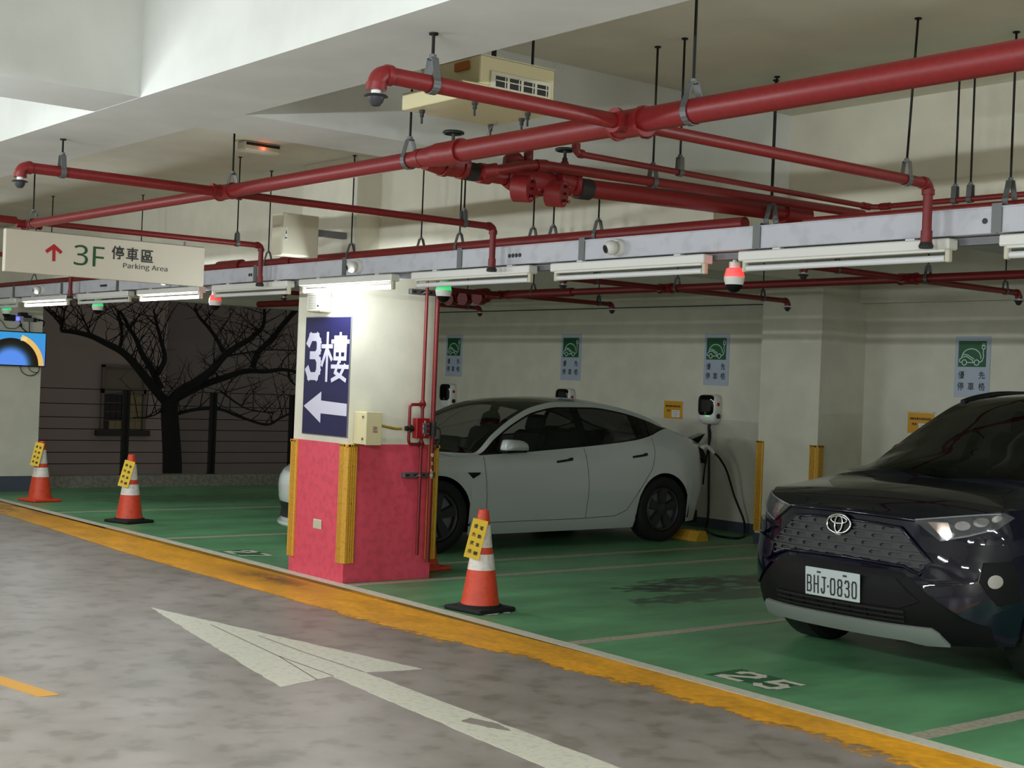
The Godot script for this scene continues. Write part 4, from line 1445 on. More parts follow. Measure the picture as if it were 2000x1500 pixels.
# ---------------------------------------------------------------- hanging from the ceiling
func ceiling_things():
	# fan unit
	var o := thing("ceiling_unit", "cream metal ventilation unit with a louvred outlet hung above the red main", "ventilation unit", Vector3(3.655, 2.715, -4.85))
	var b := MB.new()
	b.box(Vector3(0, 0.036, 0), Vector3(0.49, 0.072, 0.43), 0.004)
	obj("base_tray", b, M.cream, o)
	b = MB.new()
	b.box(Vector3(0.045, 0.13, 0.0), Vector3(0.40, 0.12, 0.425), 0.004)
	obj("body", b, M.cream, o)
	b = MB.new()
	b.box(Vector3(0.06, 0.098, 0.2155), Vector3(0.325, 0.07, 0.012), 0.003)
	b.box(Vector3(0.045, 0.1915, 0.0), Vector3(0.405, 0.004, 0.43))
	obj("louvre_frame", b, M.off_white, o)
	b = MB.new()
	for k in 4:
		b.box(Vector3(-0.048 + 0.074 * k, 0.092, 0.2225), Vector3(0.058, 0.044, 0.004))
	obj("louvre_opening", b, M.black, o)
	b = MB.new()
	for k in 4:
		b.box(Vector3(-0.05 + 0.074 * k, 0.095, 0.224), Vector3(0.06, 0.004, 0.006))
		b.box(Vector3(-0.03 + 0.074 * k, 0.092, 0.224), Vector3(0.004, 0.05, 0.005))
	obj("louvre_blade", b, M.off_white, o)
	b = MB.new()
	b.box(Vector3(-0.165, 0.155, 0.10), Vector3(0.012, 0.035, 0.09))
	obj("orange_label", b, mat(Color(0.62, 0.34, 0.10), 0.6), o)
	for q in [[-0.19, -0.14], [0.205, -0.17], [-0.15, 0.18], [0.14, 0.17], [0.205, 0.05]]:
		b = MB.new()
		b.cyl(Vector3(q[0], -0.012, q[1]), Vector3(q[0], 0.0, q[1]), 0.013, -1, 12)
		b.cyl(Vector3(q[0], -0.030, q[1]), Vector3(q[0], -0.012, q[1]), 0.009, -1, 6)
		b.cyl(Vector3(q[0], -0.058, q[1]), Vector3(q[0], -0.03, q[1]), 0.005, -1, 8)
		obj("bolt", b, M.dark_grey, o)
	for q in [[-0.02, 0.12], [0.18, 0.14], [-0.14, -0.15], [0.2, -0.15]]:
		b = MB.new()
		b.cyl(Vector3(q[0], 0.18, q[1]), Vector3(q[0], 0.53, q[1]), 0.006, -1, 8)
		obj("hanger_rod", b, M.rod, o)
	b = MB.new()
	limb(b, [Vector3(0.19, -0.001, -0.1), Vector3(0.16, -0.03, -0.11), Vector3(0.15, -0.06, -0.12)], 0.002, 0.002)
	obj("loose_wire", b, M.grey, o)
	# hanging floor sign
	o = thing("hanging_sign", "long white hanging sign with a red up arrow and green 3F lettering", "sign", Vector3(4.17, 2.357, -9.94))
	b = MB.new()
	b.box(Vector3(0, 0, 0), Vector3(1.515, 0.30, 0.05), 0.004)
	obj("panel", b, mat(Color(0.80, 0.77, 0.70), 0.5), o)
	b = MB.new()
	for x in [-0.6, 0.6]:
		b.cyl(Vector3(x, 0.149, 0), Vector3(x, 0.184, 0), 0.008, -1, 8)
	b.box(Vector3(0.1, 0.152, 0), Vector3(1.3, 0.004, 0.03))
	obj("hanger_rail", b, M.grey, o)
	var xf := Transform3D(Basis(), Vector3(-4.17, -2.357, 0.027))
	b = MB.new()
	b.stroke([Vector2(3.759, 2.305), Vector2(3.757, 2.41)], 0.023, xf, 0.0)
	b.stroke([Vector2(3.708, 2.372), Vector2(3.757, 2.412)], 0.025, xf, 0.35)
	b.stroke([Vector2(3.806, 2.374), Vector2(3.757, 2.412)], 0.025, xf, 0.35)
	obj("red_arrow", b, M.red_ink, o)
	text("lettering", "3F", 0.145, Transform3D(Basis(), Vector3(4.018 - 4.17, 2.362 - 2.357, 0.026)), M.green_ink, o, 1.15)
	b = MB.new()
	glyph(b, "停", xf, 4.185, 2.36, 0.095, 0.095, 0.010)
	glyph(b, "車", xf, 4.298, 2.357, 0.095, 0.095, 0.010)
	glyph(b, "區", xf, 4.412, 2.354, 0.095, 0.095, 0.010)
	obj("characters", b, M.ink, o)
	text("small_lettering", "Parking Area", 0.036, Transform3D(Basis(), Vector3(4.452 - 4.17, 2.318 - 2.357, 0.026)), mat(Color(0.20, 0.24, 0.22), 0.6), o, 1.25)
	# emergency lamp on the slab
	o = thing("smoke_detector", "small grey ceiling box with a glowing orange pilot lamp", "detector", Vector3(4.99, 3.24, -9.24))
	b = MB.new()
	b.box(Vector3(0, -0.035, 0), Vector3(0.30, 0.07, 0.12), 0.012)
	obj("body", b, M.off_white, o)
	b = MB.new()
	b.box(Vector3(0, -0.022, 0.0605), Vector3(0.27, 0.02, 0.004))
	obj("slot", b, M.black, o)
	b = MB.new()
	b.lathe([Vector2(0, -0.01), Vector2(0.009, -0.004), Vector2(0.009, 0.004), Vector2(0, 0.01)], Transform3D(Basis(), Vector3(0.0, -0.045, 0.064)), 10)
	obj("pilot_lamp", b, glow(Color(1.0, 0.30, 0.12), 3.0), o)
	var l := OmniLight3D.new()
	l.name = "pilot_light"
	l.light_color = Color(1.0, 0.35, 0.15)
	l.light_energy = 0.002
	l.light_size = 0.01
	l.shadow_enabled = true
	l.omni_range = 20
	l.position = Vector3(4.99, 3.195, -9.17)
	add_child(l, true)
	# metal cover box next to the tray
	o = thing("cover_box", "pale metal cover box with a keyhole slot above the tray, left of the pillar", "electrical box", Vector3(5.335, 2.6, -9.27))
	b = MB.new()
	b.box(Vector3.ZERO, Vector3(0.315, 0.31, 0.15), 0.006)
	obj("body", b, M.off_white, o)
	b = MB.new()
	b.box(Vector3(0, 0, 0.0755), Vector3(0.295, 0.29, 0.004), 0.001)
	obj("door", b, M.off_white, o)
	b = MB.new()
	b.box(Vector3(-0.122, 0.005, 0.0785), Vector3(0.016, 0.085, 0.003))
	b.cyl(Vector3(-0.122, -0.042, 0.075), Vector3(-0.122, -0.042, 0.081), 0.009, -1, 10)
	obj("lock_plate", b, M.white, o)
	b = MB.new()
	b.cyl(Vector3(-0.122, -0.03, 0.075), Vector3(-0.122, -0.03, 0.0825), 0.006, -1, 10)
	b.flat(PackedVector2Array([Vector2(-0.127, 0.0), Vector2(-0.117, 0.0), Vector2(-0.122, 0.035)]), Transform3D(Basis(), Vector3(0, 0, 0.0815)))
	obj("keyhole", b, M.black, o)
	b = MB.new()
	b.box(Vector3(0.296, 0.04, 0.0), Vector3(0.278, 0.05, 0.05), 0.003)
	obj("wall_arm", b, M.grey, o)


# ---------------------------------------------------------------- on the charging wall
func ev_sign(z: float, y: float, label: String):
	var o := thing("parking_sign", label, "sign", Vector3(12.0, y, z), "green electric car signs on the charging wall")
	var b := MB.new()
	b.box(Vector3(-0.004, 0, 0), Vector3(0.008, 0.59, 0.385), 0.002)
	obj("board", b, mat(Color(0.66, 0.70, 0.76), 0.5), o)
	var xf := Transform3D(FACE_AISLE, Vector3(-0.0092, 0, 0))
	b = MB.new()
	b.flat(PackedVector2Array([Vector2(-0.155, 0.0), Vector2(0.15, 0.0), Vector2(0.15, 0.25), Vector2(-0.155, 0.25)]), xf)
	obj("green_panel", b, mat(Color(0.05, 0.33, 0.17), 0.5), o)
	# line drawing of a small car with a plug
	b = MB.new()
	xf.origin.x = -0.0105
	var w := 0.009
	var body := []
	for i in 13:
		var a := PI * (1.0 - i / 12.0)
		body.append(Vector2(-0.01 + 0.105 * cos(a), 0.085 + 0.09 * sin(a)))
	b.stroke(body, w, xf)
	b.stroke([Vector2(-0.115, 0.085), Vector2(-0.135, 0.075), Vector2(-0.14, 0.05), Vector2(-0.115, 0.042)], w, xf)
	b.stroke([Vector2(-0.055, 0.042), Vector2(0.02, 0.042)], w, xf)
	b.stroke([Vector2(-0.115, 0.095), Vector2(-0.06, 0.10), Vector2(0.0, 0.065), Vector2(0.02, 0.042)], w, xf)
	b.stroke([Vector2(-0.10, 0.12), Vector2(-0.05, 0.115), Vector2(0.02, 0.075)], w, xf)
	for cx in [-0.085, 0.05]:
		var ring := []
		for i in 13:
			ring.append(Vector2(cx + 0.026 * cos(TAU * i / 12), 0.042 + 0.026 * sin(TAU * i / 12)))
		b.stroke(ring, w, xf)
	b.stroke([Vector2(0.078, 0.042), Vector2(0.11, 0.06), Vector2(0.125, 0.10), Vector2(0.118, 0.14), Vector2(0.12, 0.17)], w, xf)
	b.stroke([Vector2(0.105, 0.205), Vector2(0.105, 0.18), Vector2(0.12, 0.168), Vector2(0.135, 0.18), Vector2(0.135, 0.205), Vector2(0.105, 0.205)], w, xf)
	b.stroke([Vector2(0.112, 0.205), Vector2(0.112, 0.225)], w * 0.7, xf)
	b.stroke([Vector2(0.128, 0.205), Vector2(0.128, 0.225)], w * 0.7, xf)
	obj("car_drawing", b, mat(Color(0.76, 0.84, 0.80), 0.5), o)
	b = MB.new()
	xf.origin.x = -0.0092
	glyph(b, "優", xf, -0.15, -0.115, 0.068, 0.072, 0.0062)
	glyph(b, "先", xf, 0.075, -0.115, 0.068, 0.072, 0.0075)
	glyph(b, "停", xf, -0.155, -0.225, 0.07, 0.075, 0.0068)
	glyph(b, "車", xf, -0.04, -0.225, 0.07, 0.075, 0.0075)
	glyph(b, "格", xf, 0.078, -0.225, 0.07, 0.075, 0.0070)
	obj("characters", b, mat(Color(0.16, 0.19, 0.20), 0.6), o)


func charger(z: float, label: String) -> Node3D:
	var o := thing("wall_charger", label, "charger", Vector3(12.0, 1.362, z), "white wall chargers")
	# rounded housing: outline in the wall plane, swelling outwards
	var rows := []
	var outline := func(k: float, s: float) -> Vector2:
		var a := TAU * k
		var c := cos(a)
		var q := sin(a)
		var e := 0.42
		return Vector2(signf(c) * pow(absf(c), e) * 0.13 * s * (1.0 - 0.14 * (1 if q < 0 else 0) * absf(q) ** 2), signf(q) * pow(absf(q), e) * 0.172 * s)
	var prof := [[0.0, 0.93], [0.02, 1.0], [0.075, 1.0], [0.10, 0.97], [0.115, 0.9], [0.122, 0.75], [0.125, 0.4], [0.126, 0.0]]
	for p in prof:
		var row := PackedVector3Array()
		for k in 41:
			var v: Vector2 = outline.call(k / 40.0, p[1])
			row.append(Vector3(-p[0], v.y, v.x))
		rows.append(row)
	var b := MB.new()
	b.grid(rows)
	obj("housing", b, M.white, o)
	b = MB.new()
	rows = []
	for p in [[0.108, 0.90], [0.1215, 0.86], [0.1285, 0.72], [0.130, 0.4], [0.1305, 0.0]]:
		var row := PackedVector3Array()
		for k in 41:
			var v: Vector2 = outline.call(k / 40.0, p[1])
			row.append(Vector3(-p[0], v.y * 0.80 + 0.040, v.x * 1.06 - 0.008))
		rows.append(row)
	b.grid(rows)
	obj("black_front", b, M.gloss_black, o)
	b = MB.new()
	b.box(Vector3(-0.131, -0.075, 0.03), Vector3(0.003, 0.008, 0.07), 0.001)
	obj("status_lamp", b, glow(Color(0.2, 1.0, 0.5), 0.8 if label.contains("plugged") else 0.0), o)
	b = MB.new()
	var xf := Transform3D(FACE_AISLE, Vector3(-0.1325, 0, 0))
	b.flat(PackedVector2Array([Vector2(-0.012, -0.045), Vector2(0.0, -0.052), Vector2(0.012, -0.045), Vector2(0.006, -0.03), Vector2(-0.006, -0.03)]), xf)
	b.stroke([Vector2(-0.022, -0.06), Vector2(0.022, -0.06)], 0.003, xf)
	obj("printed_mark", b, M.grey, o)
	b = MB.new()
	b.cyl(Vector3(-0.06, 0.06, 0.125), Vector3(-0.06, 0.06, 0.134), 0.022, -1, 16)
	obj("button", b, M.red_ink, o)
	b = MB.new()
	b.cyl(Vector3(-0.055, -0.075, 0.12), Vector3(-0.055, -0.075, 0.137), 0.03, -1, 16)
	obj("plug_holder", b, M.black, o)
	b = MB.new()
	b.cyl(Vector3(-0.06, -0.165, 0.0), Vector3(-0.06, -0.20, 0.0), 0.018, -1, 12)
	obj("gland", b, M.black, o)
	return o


func back_wall_things():
	ev_sign(-7.857, 1.90, "grey-blue sign with a green electric car panel above the dark SUV")
	ev_sign(-11.19, 1.932, "grey-blue sign with a green electric car panel above the plugged-in charger")
	ev_sign(-13.717, 1.935, "grey-blue sign with a green electric car panel over the sedan's roof")
	ev_sign(-16.24, 1.933, "grey-blue sign with a green electric car panel next to the pillar's edge")
	charger(-11.21, "white wall charger with a black front, plugged in to the white sedan")
	charger(-13.73, "white wall charger whose top shows over the sedan's roof")
	charger(-16.27, "white wall charger half hidden by the pillar, above the sedan's windscreen")
	for q in [[-11.85, "yellow notice with a white slip on the wall left of the plugged-in charger"], [-8.415, "yellow notice in a curling clear sleeve above the SUV's windscreen"]]:
		var o := thing("wall_notice", q[1], "notice", Vector3(12.0, 1.333, q[0]), "yellow notices on the charging wall")
		var b := MB.new()
		b.box(Vector3(-0.002, 0, 0), Vector3(0.004, 0.205, 0.305), 0.001)
		obj("sheet", b, mat(Color(0.82, 0.58, 0.06), 0.5), o)
		var xf := Transform3D(FACE_AISLE, Vector3(-0.0055, 0, 0))
		b = MB.new()
		var k := 0
		for ch in ["電", "動", "車", "優", "先", "停", "車", "格", "使", "用"]:
			glyph(b, ch, xf, -0.125 + 0.025 * k, 0.03, 0.021, 0.024, 0.003)
			k += 1
		for i in 2:
			glyph(b, ["停", "車"][i], xf, -0.10 + 0.03 * i, -0.025, 0.024, 0.026, 0.003)
		obj("print", b, M.ink, o)
		b = MB.new()
		b.box(Vector3(-0.0055, -0.045, 0.045), Vector3(0.003, 0.085, 0.13), 0.001)
		obj("white_slip", b, M.white, o)
		b = MB.new()
		xf.origin.x = -0.0078
		b.stroke([Vector2(0.0, -0.02), Vector2(0.09, -0.02)], 0.004, xf)
		b.stroke([Vector2(0.0, -0.045), Vector2(0.09, -0.045)], 0.004, xf)
		b.stroke([Vector2(0.02, -0.07), Vector2(0.07, -0.07)], 0.005, xf)
		obj("slip_print", b, M.grey, o)
		if q[0] > -9:
			b = MB.new()
			var rows := [PackedVector3Array(), PackedVector3Array()]
			for i in 13:
				var zz := -0.165 + 0.0275 * i
				rows[0].append(Vector3(-0.004, 0.10, zz))
				rows[1].append(Vector3(-0.012 - 0.006 * sin(i * 1.7), 0.117 + 0.004 * sin(i * 2.3), zz))
			b.grid(rows)
			obj("sleeve_edge", b, mat(Color(0.85, 0.82, 0.70), 0.3), o)
	# charging cable: from the charger to the floor, up to the plug in the sedan
	var o := thing("charging_cable", "black charging cable looping on the floor to a white plug in the sedan", "cable", Vector3(11.95, 0, -11.21))
	var b := MB.new()
	limb(b, [Vector3(-0.02, 1.162, 0), Vector3(-0.025, 1.0, 0.02), Vector3(-0.02, 0.775, 0.03), Vector3(-0.02, 0.2, 0.05), Vector3(-0.06, 0.03, 0.06), Vector3(-0.3, 0.0135, 0.3), Vector3(-0.56, 0.0135, 0.7), Vector3(-0.57, 0.0135, 0.96), Vector3(-0.32, 0.0135, 0.86), Vector3(-0.08, 0.03, 0.66), Vector3(-0.09, 0.16, 0.65), Vector3(-0.2, 0.42, 0.6), Vector3(-0.33, 0.70, 0.59), Vector3(-0.48, 0.855, 0.6), Vector3(-0.58, 0.904, 0.61)], 0.0125, 0.0125)
	obj("cable", b, M.black, o)
	b = MB.new()
	limb(b, [Vector3(-0.03, 1.17, 0.02), Vector3(-0.01, 1.05, 0.03), Vector3(-0.02, 0.8, -0.015), Vector3(-0.03, 0.62, -0.03), Vector3(-0.02, 0.5, -0.05)], 0.010, 0.010)
	obj("spare_cable", b, M.black, o)
	b = MB.new()
	limb(b, [Vector3(-0.57, 0.90, 0.61), Vector3(-0.63, 0.945, 0.61), Vector3(-0.70, 0.972, 0.612), Vector3(-0.77, 0.955, 0.615)], 0.018, 0.026)
	b.cyl(Vector3(-0.765, 0.957, 0.615), Vector3(-0.83, 0.925, 0.615), 0.036, -1, 16)
	obj("plug", b, M.white, o)
	# wheel stop behind the sedan's near rear wheel
	o = thing("wheel_stop", "yellow rubber wheel stop behind the sedan's rear wheel", "wheel stop", Vector3(10.86, 0, -10.42))
	b = MB.new()
	b.prism(PackedVector2Array([Vector2(-0.09, 0), Vector2(0.09, 0), Vector2(0.085, 0.03), Vector2(0.05, 0.105), Vector2(-0.035, 0.105), Vector2(-0.085, 0.03)]), Transform3D(Basis(Vector3(1, 0, 0), Vector3(0, 1, 0), Vector3(0, 0, 1)), Vector3(0, 0, -0.19)), 0.38)
	obj("block", b, M.rubber_yellow, o)
	b = MB.new()
	b.cyl(Vector3(0.01, 0.10, -0.1), Vector3(0.01, 0.108, -0.1), 0.014, -1, 10)
	b.cyl(Vector3(0.01, 0.10, 0.1), Vector3(0.01, 0.108, 0.1), 0.014, -1, 10)
	obj("bolt", b, M.dark_grey, o)


# ---------------------------------------------------------------- traffic cones with yellow cards
func cone(at: Vector3, label: String, black_base: bool, turn: float) -> Node3D:
	var o := thing("traffic_cone", label, "traffic cone", at, "orange traffic cones")
	o.rotation.y = turn
	var b := MB.new()
	b.box(Vector3(0, 0.016, 0), Vector3(0.36, 0.032, 0.36), 0.012)
	b.lathe([Vector2(0.155, 0.03), Vector2(0.15, 0.045), Vector2(0.13, 0.05)], Transform3D(), 24)
	obj("base", b, M.rubber if black_base else M.orange, o)
	b = MB.new()
	b.lathe([Vector2(0.138, 0.04), Vector2(0.128, 0.075), Vector2(0.0960, 0.285)], Transform3D(), 28)
	obj("body", b, M.orange, o)
	b = MB.new()
	b.lathe([Vector2(0.0775, 0.39), Vector2(0.0695, 0.437)], Transform3D(), 28)
	obj("orange_ring", b, M.orange, o)
	b = MB.new()
	b.lathe([Vector2(0.0485, 0.592), Vector2(0.037, 0.675), Vector2(0.033, 0.69), Vector2(0.022, 0.692), Vector2(0.022, 0.66)], Transform3D(), 28)
	obj("tip", b, M.orange, o)
	b = MB.new()
	b.lathe([Vector2(0.0970, 0.283), Vector2(0.0795, 0.39), Vector2(0.077, 0.391)], Transform3D(), 28)
	obj("reflective_band", b, M.reflective, o)
	b = MB.new()
	b.lathe([Vector2(0.0690, 0.436), Vector2(0.0710, 0.437), Vector2(0.0500, 0.592), Vector2(0.047, 0.594)], Transform3D(), 28)
	obj("reflective_band", b, M.reflective, o)
	return o


func card(at: Vector3, tilt: float, turn: float, label: String):
	var o := thing("cone_card", label, "notice", at, "yellow cards on the cones")
	o.basis = Basis(Vector3.UP, turn) * Basis(Vector3(0, 0, 1), tilt) * Basis(Vector3(1, 0, 0), -0.14)
	var b := MB.new()
	b.box(Vector3.ZERO, Vector3(0.105, 0.27, 0.004), 0.001)
	obj("sheet", b, M.card, o)
	b = MB.new()
	var xf := Transform3D(Basis(), Vector3(0, 0, 0.0035))
	var cols := ["優先使用", "電動車輛"]
	for c in 2:
		for k in 4:
			glyph(b, cols[c][k], xf, -0.036 + 0.042 * c, 0.072 - 0.058 * k - 0.012 * c * 0.5, 0.026, 0.026, 0.0034)
	obj("characters", b, M.ink, o)


func cones():
	cone(Vector3(5.985, 0, -7.69), "nearest orange cone with a black base, between pillar and SUV", true, 0.12)
	cone(Vector3(6.07, 0, -13.67), "middle orange cone with a black base, left of the pillar", true, 0.3)
	cone(Vector3(6.05, 0, -16.1), "farthest orange cone with an orange base, by the end wall", false, 0.2)
	cone(Vector3(6.83, 0, -9.58), "orange cone mostly hidden behind the pillar's right edge", false, 0.2)
	card(Vector3(5.882, 0.50, -7.63), -0.22, -0.62, "tilted yellow card with black characters on the nearest cone")
	card(Vector3(5.99, 0.50, -13.60), -0.22, -0.62, "tilted yellow card with black characters on the middle cone")
	card(Vector3(5.97, 0.545, -16.02), -0.16, -0.75, "tilted yellow card with black characters on the farthest cone")


# ---------------------------------------------------------------- end wall: screen, boxes, cables
func left_wall_things():
	var o := thing("wall_screen", "lit flat screen on the end wall showing a blue picture with a yellow arc", "screen", Vector3(6.14, 1.756, -17.34))
	var b := MB.new()
	b.box(Vector3(0, 0, 0), Vector3(0.745, 0.425, 0.06), 0.008)
	obj("casing", b, M.black, o)
	b = MB.new()
	b.box(Vector3(0, 0, -0.04), Vector3(0.3, 0.2, 0.06))
	obj("wall_mount", b, M.dark_grey, o)
	var W := 256
	var H := 144
	var img := Image.create(W, H, false, Image.FORMAT_RGB8)
	for j in H:
		for i in W:
			var u := (i + 0.5) / W
			var v := (j + 0.5) / H
			var c := Color(0.22, 0.62, 0.86).lerp(Color(0.35, 0.55, 0.95), v)
			var d := Vector2((u - 0.42) * 1.78, v - 1.02).length()
			if d < 0.84:
				c = Color(0.36, 0.58, 0.95).lerp(Color(0.10, 0.14, 0.12), smoothstep(0.40, 0.70, d))
				c = c.lerp(Color(0.13, 0.07, 0.05), smoothstep(0.66, 0.78, d))
			elif d < 1.0 and u > 0.42 + 0.17:
				c = Color(0.93, 0.76, 0.42)
			if u > 0.57 and u < 0.68 and v < 0.26 and v > 0.13:
				c = c.lerp(Color(0.95, 0.85, 0.6), 0.8)
			img.set_pixel(i, j, c)
	var sm := glow(Color(1, 1, 1), 0.95, Color(0.02, 0.02, 0.02))
	sm.emission_texture = ImageTexture.create_from_image(img)
	sm.emission_operator = BaseMaterial3D.EMISSION_OP_MULTIPLY
	b = MB.new()
	b.uvquad(Vector3(-0.36, -0.20, 0.0305), Vector3(0.36, -0.20, 0.0305), Vector3(0.36, 0.20, 0.0305), Vector3(-0.36, 0.20, 0.0305))
	obj("screen_panel", b, sm, o)
	var l := AreaLight3D.new()
	l.name = "screen_light"
	l.area_size = Vector2(0.70, 0.38)
	l.light_energy = 0.02
	l.light_color = Color(0.55, 0.75, 1.0)
	l.shadow_enabled = true
	l.transform = Transform3D(Basis(Vector3.UP, PI), Vector3(6.14, 1.756, -17.30))
	add_child(l, true)
	o = thing("power_adapter", "black adapter box with a blue light on the end wall above the screen", "adapter", Vector3(6.13, 2.13, -17.4))
	b = MB.new()
	b.box(Vector3(-0.06, 0, 0.025), Vector3(0.13, 0.075, 0.05), 0.006)
	obj("body", b, M.black, o)
	b = MB.new()
	b.box(Vector3(0.035, -0.006, 0.025), Vector3(0.05, 0.05, 0.04), 0.004)
	obj("blue_lamp", b, glow(Color(0.30, 0.38, 1.0), 0.8), o)
	b = MB.new()
	b.box(Vector3(-0.12, 0.02, 0.051), Vector3(0.014, 0.014, 0.003))
	obj("green_lamp", b, glow(Color(0.4, 1.0, 0.5), 0.9), o)
	b = MB.new()
	b.box(Vector3(0.09, 0.05, 0.05), Vector3(0.1, 0.045, 0.1), 0.01)
	obj("camera_head", b, M.black, o)
	o = thing("socket_strip", "grey socket strip with dark plugs on the end wall right of the adapter", "socket", Vector3(6.30, 2.12, -17.4))
	b = MB.new()
	b.box(Vector3(0, 0, 0.025), Vector3(0.11, 0.05, 0.05), 0.006)
	obj("strip", b, M.grey, o)
	b = MB.new()
	b.box(Vector3(-0.02, 0.035, 0.05), Vector3(0.09, 0.03, 0.05), 0.006)
	b.box(Vector3(0.075, 0.0, 0.03), Vector3(0.04, 0.05, 0.05), 0.006)
	obj("plug", b, M.black, o)
	var c := MB.new()
	limb(c, [Vector3(6.38, 2.12, -17.36), Vector3(6.43, 2.125, -17.37), Vector3(6.50, 2.105, -17.38), Vector3(6.505, 2.05, -17.42)], 0.008, 0.008)
	c.box(Vector3(6.43, 2.122, -17.37), Vector3(0.03, 0.026, 0.026), 0.004)
	tag(obj("hanging_cable", c, M.black), "black cord from the socket strip round the end wall's corner", "cord")
	c = MB.new()
	limb(c, [Vector3(6.19, 2.10, -17.37), Vector3(6.21, 2.05, -17.36), Vector3(6.22, 2.02, -17.37), Vector3(6.26, 1.985, -17.38), Vector3(6.29, 1.965, -17.38)], 0.007, 0.006)
	c.box(Vector3(6.205, 2.045, -17.365), Vector3(0.03, 0.035, 0.02), 0.004)
	tag(obj("hanging_cable", c, M.black), "black cord hanging from the adapter down to the screen's top edge", "cord")
	c = MB.new()
	limb(c, [Vector3(6.31, 2.10, -17.37), Vector3(6.313, 2.03, -17.37), Vector3(6.315, 1.97, -17.37)], 0.006, 0.006)
	tag(obj("hanging_cable", c, M.black), "straight black cord from the socket strip down to the screen", "cord")
	c = MB.new()
	limb(c, [Vector3(5.93, 2.12, -17.38), Vector3(5.99, 2.06, -17.37), Vector3(6.03, 2.01, -17.38), Vector3(6.09, 1.998, -17.38), Vector3(6.16, 2.01, -17.38), Vector3(6.20, 2.05, -17.38)], 0.004, 0.004)
	tag(obj("hanging_cable", c, M.black), "thin looping cord on the end wall above the screen's left half", "cord")
	c = MB.new()
	limb(c, [Vector3(6.22, 1.56, -17.38), Vector3(6.24, 1.48, -17.37), Vector3(6.31, 1.435, -17.37), Vector3(6.39, 1.44, -17.37), Vector3(6.45, 1.49, -17.37), Vector3(6.46, 1.56, -17.38)], 0.005, 0.005)
	tag(obj("hanging_cable", c, M.dark_grey), "wide dark cord loop hanging below the screen", "cord")
	c = MB.new()
	limb(c, [Vector3(6.31, 1.56, -17.36), Vector3(6.34, 1.50, -17.36), Vector3(6.40, 1.47, -17.36), Vector3(6.45, 1.48, -17.37)], 0.004, 0.004)
	tag(obj("hanging_cable", c, M.dark_grey), "smaller dark cord loop below the screen, inside the wide one", "cord")


# ---------------------------------------------------------------- cars: a lofted shell, x from nose to tail, z across, y up
func plan(P: Dictionary, X: float) -> float:
	if X < P.af:
		return pow(maxf(0.0, 1.0 - pow(1.0 - X / P.af, P.mf)), 1.0 / P.nf)
	var q: float = P.len - X
	if q < P.ar:
		return pow(maxf(0.0, 1.0 - pow(1.0 - maxf(q, 0.0) / P.ar, P.mr)), 1.0 / P.nr)
	return 1.0


func lean(P: Dictionary, X: float, y: float) -> float:
	return cv(y, P.leanf) * maxf(0.0, 1.0 - X / 0.45) - cv(y, P.leanr) * maxf(0.0, 1.0 - (P.len - X) / 0.45)


func stations(P: Dictionary) -> Array:
	var xs := []
	var ss := [0.0, 0.1, 0.2, 0.3, 0.4, 0.5, 0.58, 0.66, 0.73, 0.79, 0.84, 0.88]
	for s in ss:
		xs.append(P.af * (1.0 - pow(1.0 - pow(s, P.nf), 1.0 / P.mf)))
	var tail := []
	for s in ss:
		tail.push_front(P.len - P.ar * (1.0 - pow(1.0 - pow(s, P.nr), 1.0 / P.mr)))
	var x: float = xs[-1] + 0.03
	while x < tail[0] - 0.015:
		xs.append(x)
		x += 0.03
	xs.append_array(tail)
	return xs


func side_z(P: Dictionary, X: float, y: float) -> float:
	return cv(y, P.width) * plan(P, X)


func sill(P: Dictionary, X: float) -> float:
	var y := cv(X, P.bot)
	for a in P.arches:
		var d: float = absf(X - a[0])
		if d < a[1]:
			y = maxf(y, a[2] + sqrt(a[1] * a[1] - d * d))
		elif d < a[1] + 0.02:
			y = maxf(y, cv(X, P.bot))
	return y


